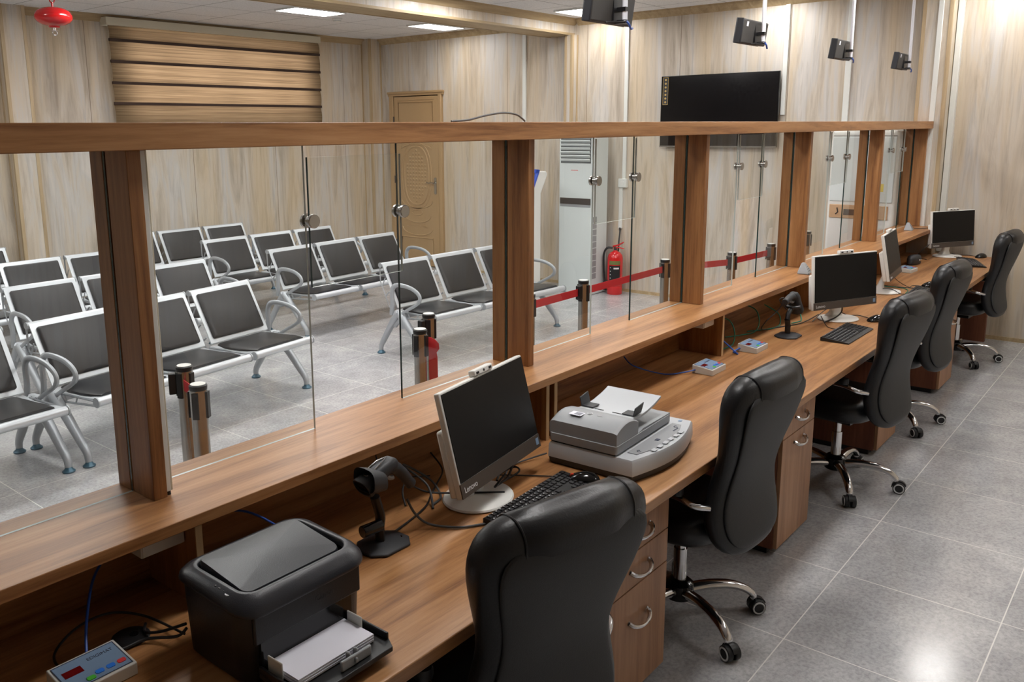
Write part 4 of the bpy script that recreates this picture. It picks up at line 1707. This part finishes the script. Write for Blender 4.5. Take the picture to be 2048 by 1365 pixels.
b.build('logo', M_wprint, fd)
# input tray rising to the right
b = MB()
rings = []
for yy in (.075, .29):
    top = [(.150, .167), (.20, .163), (.26, .167), (.32, .177), (.372, .191)]
    rings.append([(u, yy, z) for u, z in top]+[(u, yy, z-.009) for u, z in reversed(top)])
b.loft(rings)
b.build('input_tray', M_scan_l, t, ang=30, bevel=.001)
for yy, s in ((.105, -1), (.262, 1)):
    b = MB()
    b.box(.168, .215, yy-.022, yy+.022, .166, .171)
    b.loft([[(.165, yy+s*.022-.002, .167), (.165, yy+s*.022+.002, .167), (.165, yy+s*.030+.002, .199), (.165, yy+s*.030-.002, .199)],
            [(.225, yy+s*.022-.002, .167), (.225, yy+s*.022+.002, .167), (.225, yy+s*.032+.002, .207), (.225, yy+s*.032-.002, .207)]])
    b.build('paper_guide', M_scan_d, t, bevel=.001)
bx(.170, .174, .13, .165, .1655, .1672).build('guide_slot', M_scan_d, t)
bx(.170, .174, .20, .235, .1655, .1672).build('guide_slot', M_scan_d, t)
b = MB()
b.prism([(.165, .113), (.42, .113), (.42, .117), (.20, .121)], .06, .31, 'y')
b.build('output_tray', M_scan, t)


# ------------------------------------------------------------------ barcode scanners on stands
def gun(root, T):
    """scanner pointing along local -x, handle dropping towards +x"""
    def mb():
        b = MB()
        b.T = T
        return b
    b = mb()
    rings = []
    for (x, w_, h, zc) in ((-.062, .034, .026, .0), (-.055, .037, .029, 0), (-.035, .033, .026, .002), (0, .028, .024, .004), (.035, .027, .022, .003), (.058, .022, .018, -.002), (.068, .012, .010, -.006)):
        rings.append([(x, u, zc+v) for u, v in selp(w_, h, 2.8, 20)])
    b.loft(rings)
    h = b.build('scanner_head', M_scan_d, root, ang=60)
    b = mb()
    b.loft([[(-.0625, u*k, v*k) for u, v in selp(.029, .021, 3, 20)] for k in (1, .98)])
    b.build('scan_window', M_blackg, h)
    b = mb()
    b.loft([[(-.030+u, v, .0265+.002*q) for u, v in selp(.010*k, .014*k, 2, 16)] for q, k in ((0, 1), (1, .8))])
    b.tube([(-.015, -.012, .029), (.02, -.010, .029), (.045, 0, .024), (.02, .010, .029), (-.015, .012, .029)], .002, 6)
    b.build('scan_button', M_chrome, h)
    b = mb()
    pts = spline([(.035, 0, -.004), (.058, 0, -.025), (.072, 0, -.06), (.080, 0, -.095), (.084, 0, -.112)], 4)
    b.tube(pts, [.020, .020, .020, .019, .018, .018, .017, .017, .017, .0165, .0165, .016, .016, .016, .017, .017, .015][:len(pts)], 14)
    b.build('handle', M_scan_d, root)
    b = mb()
    b.tube(spline([(.02, 0, -.022), (.030, 0, -.04), (.040, 0, -.045)], 4), .007, 8)
    b.build('trigger', M_scan, root)


def stand(x, y, a, tall, lab, cup=True):
    t = thing('scanner_stand', lab, 'stand', (x, y, DZ), R(a), 'black scanner stands')
    b = MB()
    oc_ = [(.075, .028), (.045, .062), (-.045, .062), (-.078, .030), (-.078, -.030), (-.045, -.062), (.045, -.062), (.075, -.028)]
    rg = []
    for z, k in ((0, .97), (.004, 1.0), (.008, .98), (.014, .75), (.020, .30)):
        rg.append([(u*k, v*k, z) for u, v in oc_])
    b.loft(rg)
    b.build('stand_base', M_scan_d, t, bevel=.004, seg=3)
    MB().cyl((.045, -.02, .0135), (.045, -.02, .0152), .007, n=14).build('screw', M_blackg, t)
    b = MB()
    pts = spline([(-.012, 0, .012), (-.014, 0, .06), (-.010, 0, tall*.6), (-.028, 0, tall)], 5)
    b.tube(pts, .013, 10, flat=1.2)
    b.build('stand_neck', M_black, t)
    return t


s1 = stand(1.545, 1.635, 0, .155, 'black scanner stand left of the nearest computer')
b = MB()
b.T = Matrix.Rotation(R(170), 4, 'Z')
b.cyl((.02, .02, .075), (.085, .025, .075), .017, n=18)
b.build('adjusting_knob', M_blackg, s1, bevel=.002)
b = MB()
rings = []
for x, w_, h in ((-.055, .042, .034), (-.03, .041, .033), (0, .036, .028)):
    rings.append([(x-.01, u, .198+v-.3*x) for u, v in selp(w_, h, 3, 20)])
b.loft(rings, cap=False)
b.build('cradle', M_scan_d, s1)
g1 = thing('barcode_scanner', 'charcoal handheld barcode scanner resting head-left in its stand beside the nearest computer', 'barcode scanner', (1.545, 1.645, DZ+.212), R(-4), 'handheld barcode scanners')
gun(g1, Matrix.Rotation(R(-24), 4, 'Y') @ Matrix.Translation((-.005, 0, 0)))
s2 = stand(4.665, 1.645, 0, .10, 'black scanner stand before the second computer', False)
b = MB()
b.tube(spline([(-.028, 0, .10), (-.01, 0, .135), (.035, 0, .155)], 5), .013, 10)
b.tube([(.05+.034*math.cos(R(a)), .034*math.sin(R(a)), .160) for a in range(0, 360, 20)], .009, 8, loop=True)
b.build('cradle_ring', M_black, s2)
g2 = thing('barcode_scanner', 'charcoal handheld barcode scanner tipped nose-down in its stand beside the second computer', 'barcode scanner', (4.735, 1.645, DZ+.175), R(178), 'handheld barcode scanners')
gun(g2, Matrix.Rotation(R(-62), 4, 'Y') @ Matrix.Scale(1.05, 4) @ Matrix.Translation((.0, 0, .01)))
b = MB()

# small shelf devices
for (x, y, sc, lab) in ((8.06, 1.87, 1.0, 'small grey wedge-shaped speaker on the ledge at the far end'), (5.32, 1.80, 1.0, 'small chrome wedge-shaped speaker on the ledge behind the second computer')):
    t = thing('counter_speaker', lab, 'speaker', (x, y, 1.0005), R(8), 'wedge speakers on the ledge')
    b = MB()
    b.loft([[(-.05, -.035, 0), (.05, -.035, 0), (.05, .035, 0), (-.05, .035, 0)], [(-.047, -.030, .015), (.047, -.030, .015), (.045, .032, .015), (-.045, .032, .015)], [(-.016, .0, .066), (.014, .0, .066), (.012, .018, .066), (-.014, .018, .066)]])
    b.build('speaker_case', M_scan, t, bevel=.005, seg=3)
    b = MB()
    for k in range(4):
        b.box(-.03+k*.004, .03-k*.004, -.030+k*.0075, -.027+k*.0075, .018+k*.011, .021+k*.011)
    b.build('grille', M_acd, t)
t = thing('handheld_reader', 'black rounded reader lying behind the control box at the far computer', 'reader', (7.78, 1.745, DZ), R(-12))
b = MB()
rings = []
for z, k in ((0, .85), (.008, 1), (.05, 1), (.07, .9), (.08, .6)):
    rings.append([(u*k, v*k, z) for u, v in selp(.085, .035, 3, 24)])
b.loft(rings)
b.build('reader_body', M_scan_d, t, ang=50)
bx(.02, .055, -.040, -.034, .03, .042).build('button', M_chrome, t, bevel=.003)

# grommet
t = thing('cable_grommet', 'round black cable grommet set in the desk left of the printer', 'grommet', (.86, 1.765, DZ))
MB().lathe([(0, 0), (.041, 0), (.043, .002), (.040, .004), (.030, .0045), (0, .0045)], 28).build('grommet_ring', M_black, t)
MB().cyl((.008, 0, .0045), (.008, 0, .0060), .010, n=16).build('grommet_opening', M_blackg, t)


# ------------------------------------------------------------------ cables
def cable(pts, mat, r, lab, name='cable', sm=8):
    sp = [Vector((q.x, min(q.y, 1.982-r), max(q.z, .7512+r))) for q in spline(pts, sm)]
    return tag(MB().tube(sp, r, 8).build(name, mat), lab, 'cable', 'cables on the desk')


z = .7545
cable([(.74, 1.728, .765), (.755, 1.76, .79), (.79, 1.82, .82), (.85, 1.90, .86), (.93, 1.96, .885), (.98, 1.98, .90)], M_blue, .0033, 'blue network cable rising from the control box at the bottom left')
cable([(.73, 1.730, .762), (.70, 1.76, z), (.71, 1.82, .762), (.78, 1.86, .775), (.86, 1.86, .775), (.915, 1.80, .765), (.935, 1.66, .765)], M_cable, .003, 'thin black cable looped behind the bottom left control box')
cable([(.775, 1.725, .758), (.83, 1.725, .757), (.875, 1.715, .760), (.912, 1.655, .772), (.93, 1.64, .79)], M_cable, .0036, 'black cable from the printer to the control box over the grommet', sm=10)
cable([(.905, 1.78, .758), (.885, 1.745, .760), (.90, 1.70, .772), (.93, 1.642, .80)], M_cable, .0036, 'black printer cable running down into the grommet')
cable([(1.06, 1.95, .86), (1.12, 1.90, .905), (1.20, 1.80, .93), (1.24, 1.68, .90), (1.25, 1.63, .88)], M_blue, .003, 'blue cable plugged into the back of the printer')
# around the nearest computer
cable([(1.648, 1.64, .850), (1.67, 1.63, .80), (1.70, 1.60, .765), (1.76, 1.53, z), (1.84, 1.47, z), (1.80, 1.40, z), (1.74, 1.34, z)], M_gcable, .0036, 'grey scanner cable curling out towards the nearest chair')
cable([(1.60, 1.66, z), (1.70, 1.68, z), (1.80, 1.71, z), (1.88, 1.76, z), (1.95, 1.80, z), (2.02, 1.84, .77), (2.05, 1.92, .80)], M_cable, .003, 'black cable running from the scanner stand behind the nearest computer')
cable([(1.80, 1.68, z), (1.84, 1.74, .80), (1.80, 1.80, .86), (1.86, 1.84, .83), (1.92, 1.80, .775), (1.88, 1.72, z), (1.82, 1.70, z)], M_gcable, .0036, 'grey cable loop standing up left of the nearest computer')
cable([(1.66, 1.66, .82), (1.69, 1.70, .84), (1.76, 1.75, .83), (1.84, 1.73, .78), (1.95, 1.62, .772), (1.99, 1.55, .78)], M_cable, .003, 'black cable arching from the first barcode scanner')
cable([(1.86, 1.96, .90), (1.80, 1.93, .88), (1.80, 1.90, .83), (1.88, 1.88, .78), (1.98, 1.86, z)], M_cable, .0022, 'thin black wire hanging in the dark behind the nearest computer')
cable([(2.235, 1.49, .765), (2.22, 1.56, z), (2.15, 1.66, z), (2.10, 1.72, z), (2.08, 1.78, z)], M_cable, .0022, 'thin black mouse cable behind the nearest keyboard')
cable([(2.10, 1.60, .83), (2.07, 1.60, .79), (2.01, 1.60, .78), (1.985, 1.58, .795), (2.02, 1.57, .825)], M_cable, .004, 'thick black cable loop under the nearest screen')
cable([(2.09, 1.66, z), (2.15, 1.69, z), (2.20, 1.67, .765), (2.17, 1.63, .768), (2.10, 1.64, z)], M_cable, .0035, 'coiled black cable between the nearest computer and the flatbed scanner')
cable([(2.13, 1.66, z), (2.22, 1.70, z), (2.31, 1.68, .76), (2.36, 1.65, .77)], M_gcable, .003, 'grey cable joining the flatbed scanner at its rear corner')
# queue boxes
cable([(3.69, 1.715, .768), (3.62, 1.75, .762), (3.55, 1.82, .757), (3.45, 1.92, .80), (3.44, 1.97, .84)], M_blue, .003, 'blue cable trailing left from the second control box')
cable([(4.19, 1.72, .768), (4.145, 1.735, z), (4.115, 1.70, z), (4.10, 1.75, .80), (4.065, 1.80, .85), (4.06, 1.84, .86)], M_blue, .004, 'doubled blue cable beside the wooden divider')
cable([(4.07, 1.80, z), (4.16, 1.80, z), (4.28, 1.80, z), (4.40, 1.84, .79), (4.42, 1.88, .85), (4.37, 1.93, .87), (4.36, 1.96, .84)], M_green, .0033, 'green network cable arcing behind the third control box')
cable([(4.42, 1.90, z), (4.50, 1.86, z), (4.62, 1.82, .757), (4.74, 1.84, .79), (4.78, 1.88, .85), (4.74, 1.94, .88), (4.70, 1.97, .86)], M_green, .0033, 'green network cable making a second arc left of the second barcode scanner')
cable([(4.62, 1.86, z), (4.78, 1.78, z), (4.90, 1.78, z), (4.98, 1.82, .80), (4.96, 1.90, .85)], M_green, .0033, 'green network cable arc behind the second barcode scanner')
cable([(4.98, 1.74, z), (5.08, 1.72, z), (5.16, 1.76, .79), (5.24, 1.80, .80)], M_green, .0033, 'green cable behind the foot of the second computer')
cable([(4.66, 1.66, .90), (4.60, 1.68, .96), (4.62, 1.66, 1.0-.03), (4.66, 1.70, .90), (4.62, 1.76, .82), (4.72, 1.80, z), (5.0, 1.70, z), (5.2, 1.66, .78)], M_cable, .003, 'black coiled lead of the second barcode scanner')
cable([(5.12, 1.62, .79), (5.02, 1.55, z), (4.98, 1.50, z), (4.97, 1.475, .762)], M_cable, .0024, 'thin black keyboard lead in front of the second computer')
cable([(5.10, 1.66, z), (5.24, 1.64, .80), (5.34, 1.62, .80), (5.40, 1.55, z), (5.44, 1.50, z), (5.39, 1.42, z)], M_cable, .0024, 'thin black mouse lead beside the second computer')
cable([(5.255, 1.56, .862), (5.265, 1.55, .84), (5.27, 1.55, .80), (5.20, 1.56, .776), (5.12, 1.60, z)], M_cable, .004, 'black power lead with a thick plug below the second screen')
cable([(6.50, 1.60, .86), (6.56, 1.56, .80), (6.62, 1.50, z), (6.70, 1.50, z), (6.73, 1.45, z)], M_cable, .0024, 'thin black mouse lead right of the edge-on computer')
cable([(6.30, 1.72, z), (6.42, 1.66, .78), (6.52, 1.58, .765), (6.60, 1.48, z), (6.62, 1.42, z)], M_cable, .003, 'black cable crossing the foot of the edge-on computer')
cable([(6.12, 1.74, z), (6.26, 1.70, z), (6.42, 1.62, .775), (6.56, 1.54, z), (6.50, 1.48, z), (6.36, 1.46, z)], M_green, .0028, 'green cable tangled at the foot of the edge-on computer')
cable([(6.24, 1.80, .80), (6.30, 1.70, .775), (6.36, 1.56, .774), (6.32, 1.48, z), (6.38, 1.44, z)], M_cable, .0026, 'black looped wire in front of the edge-on computer')
cable([(7.36, 1.85, z), (7.55, 1.86, z), (7.72, 1.90, .78), (7.95, 1.94, .83), (8.2, 1.95, .87)], M_green, .0030, 'green cable rising in the dark before the far computer')
cable([(8.12, 1.86, 1.006), (8.22, 1.80, 1.006), (8.27, 1.742, 1.006), (8.25, 1.728, .97), (8.22, 1.71, .90), (8.18, 1.76, .84), (8.12, 1.82, z)], M_cable, .003, 'black lead of the far ledge speaker dropping behind the far computer')
cable([(8.30, 1.55, .775), (8.34, 1.50, z), (8.33, 1.47, z), (8.30, 1.47, .765)], M_cable, .0024, 'thin keyboard lead before the far computer')
cable([(8.46, 1.60, .775), (8.55, 1.56, z), (8.58, 1.50, z), (8.55, 1.43, z)], M_cable, .0024, 'thin mouse lead along the wall at the far computer')
cable([(7.90, 1.80, z), (8.0, 1.78, z), (8.06, 1.84, z), (8.14, 1.80, z), (8.10, 1.72, z)], M_cable, .003, 'black cable bundle left of the far computer foot')
cable([(5.29, 1.77, 1.006), (5.25, 1.742, 1.004), (5.245, 1.729, .985), (5.26, 1.722, .93), (5.30, 1.76, .86)], M_cable, .0022, 'thin wire dropping from the ledge speaker behind the second computer')

# ================================================================== HANGING COUNTER DISPLAYS
hang = thing('counter_display', '', 'display', (0, 0, 0), 0, 'small displays hanging on poles above the counter')
b = MB()
b.T = Matrix.Rotation(R(8), 4, 'X')
b.box(-.165, .165, 0, .036, -.062, .062)
b.build('case', M_dusty, hang, bevel=.008, seg=3)
b = MB()
b.T = Matrix.Rotation(R(8), 4, 'X')
b.box(-.1665, -.158, .002, .040, -.064, .064).box(-.165, .165, .036, .044, -.064, .064)
b.build('end_cap', M_lavs, hang, bevel=.004)
b = MB()
b.T = Matrix.Rotation(R(8), 4, 'X')
b.box(-.125, -.103, -.0015, .001, .026, .050)
b.build('sticker', M_paper, hang)
b = MB()
b.cyl((.03, -.034, -.045), (.03, -.030, ZC-2.39), .011, n=14)
b.build('pole', M_pole, hang)
MB().cyl((.03, -.030, ZC-2.39), (.03, -.030, ZC-2.396), .035, n=20).build('ceiling_plate', M_pole, hang)
b = MB()
b.box(.015, .045, -.045, .004, -.012, .004).box(.015, .045, -.045, .004, -.060, -.046)
b.box(-.01, .07, -.006, .004, -.050, .050)
b.build('bracket', M_black, hang)
b = MB()
b.tube(spline([(.03, -.036, -.045), (.035, -.05, -.062), (.06, -.045, -.078), (.10, -.03, -.074)], 5), .0045, 8)
b.build('display_cable', M_blue, hang)
b = MB()
b.tube(spline([(.03, -.036, -.045), (.0, -.045, -.055), (-.05, -.02, -.060), (-.08, -.01, -.062)], 5), .003, 6)
b.build('black_lead', M_cable, hang)
HX = [(3.175, 'largest hanging black display on a white pole, cut by the top edge of the picture'),
      (4.625, 'second hanging black display, on a white pole near the top right corner of the television'),
      (6.12, 'small black display on a white pole, third along the row of hanging displays'),
      (7.60, 'smallest black display on a white pole, the last one near the pillar')]
for i, (x, lab) in enumerate(HX):
    zc = 2.385 if i else 2.375
    if i == 0:
        hang.location = (x, 1.905, zc)
        hang['label'] = lab
    else:
        dup(hang, (x, 1.905, zc), 0, lab)
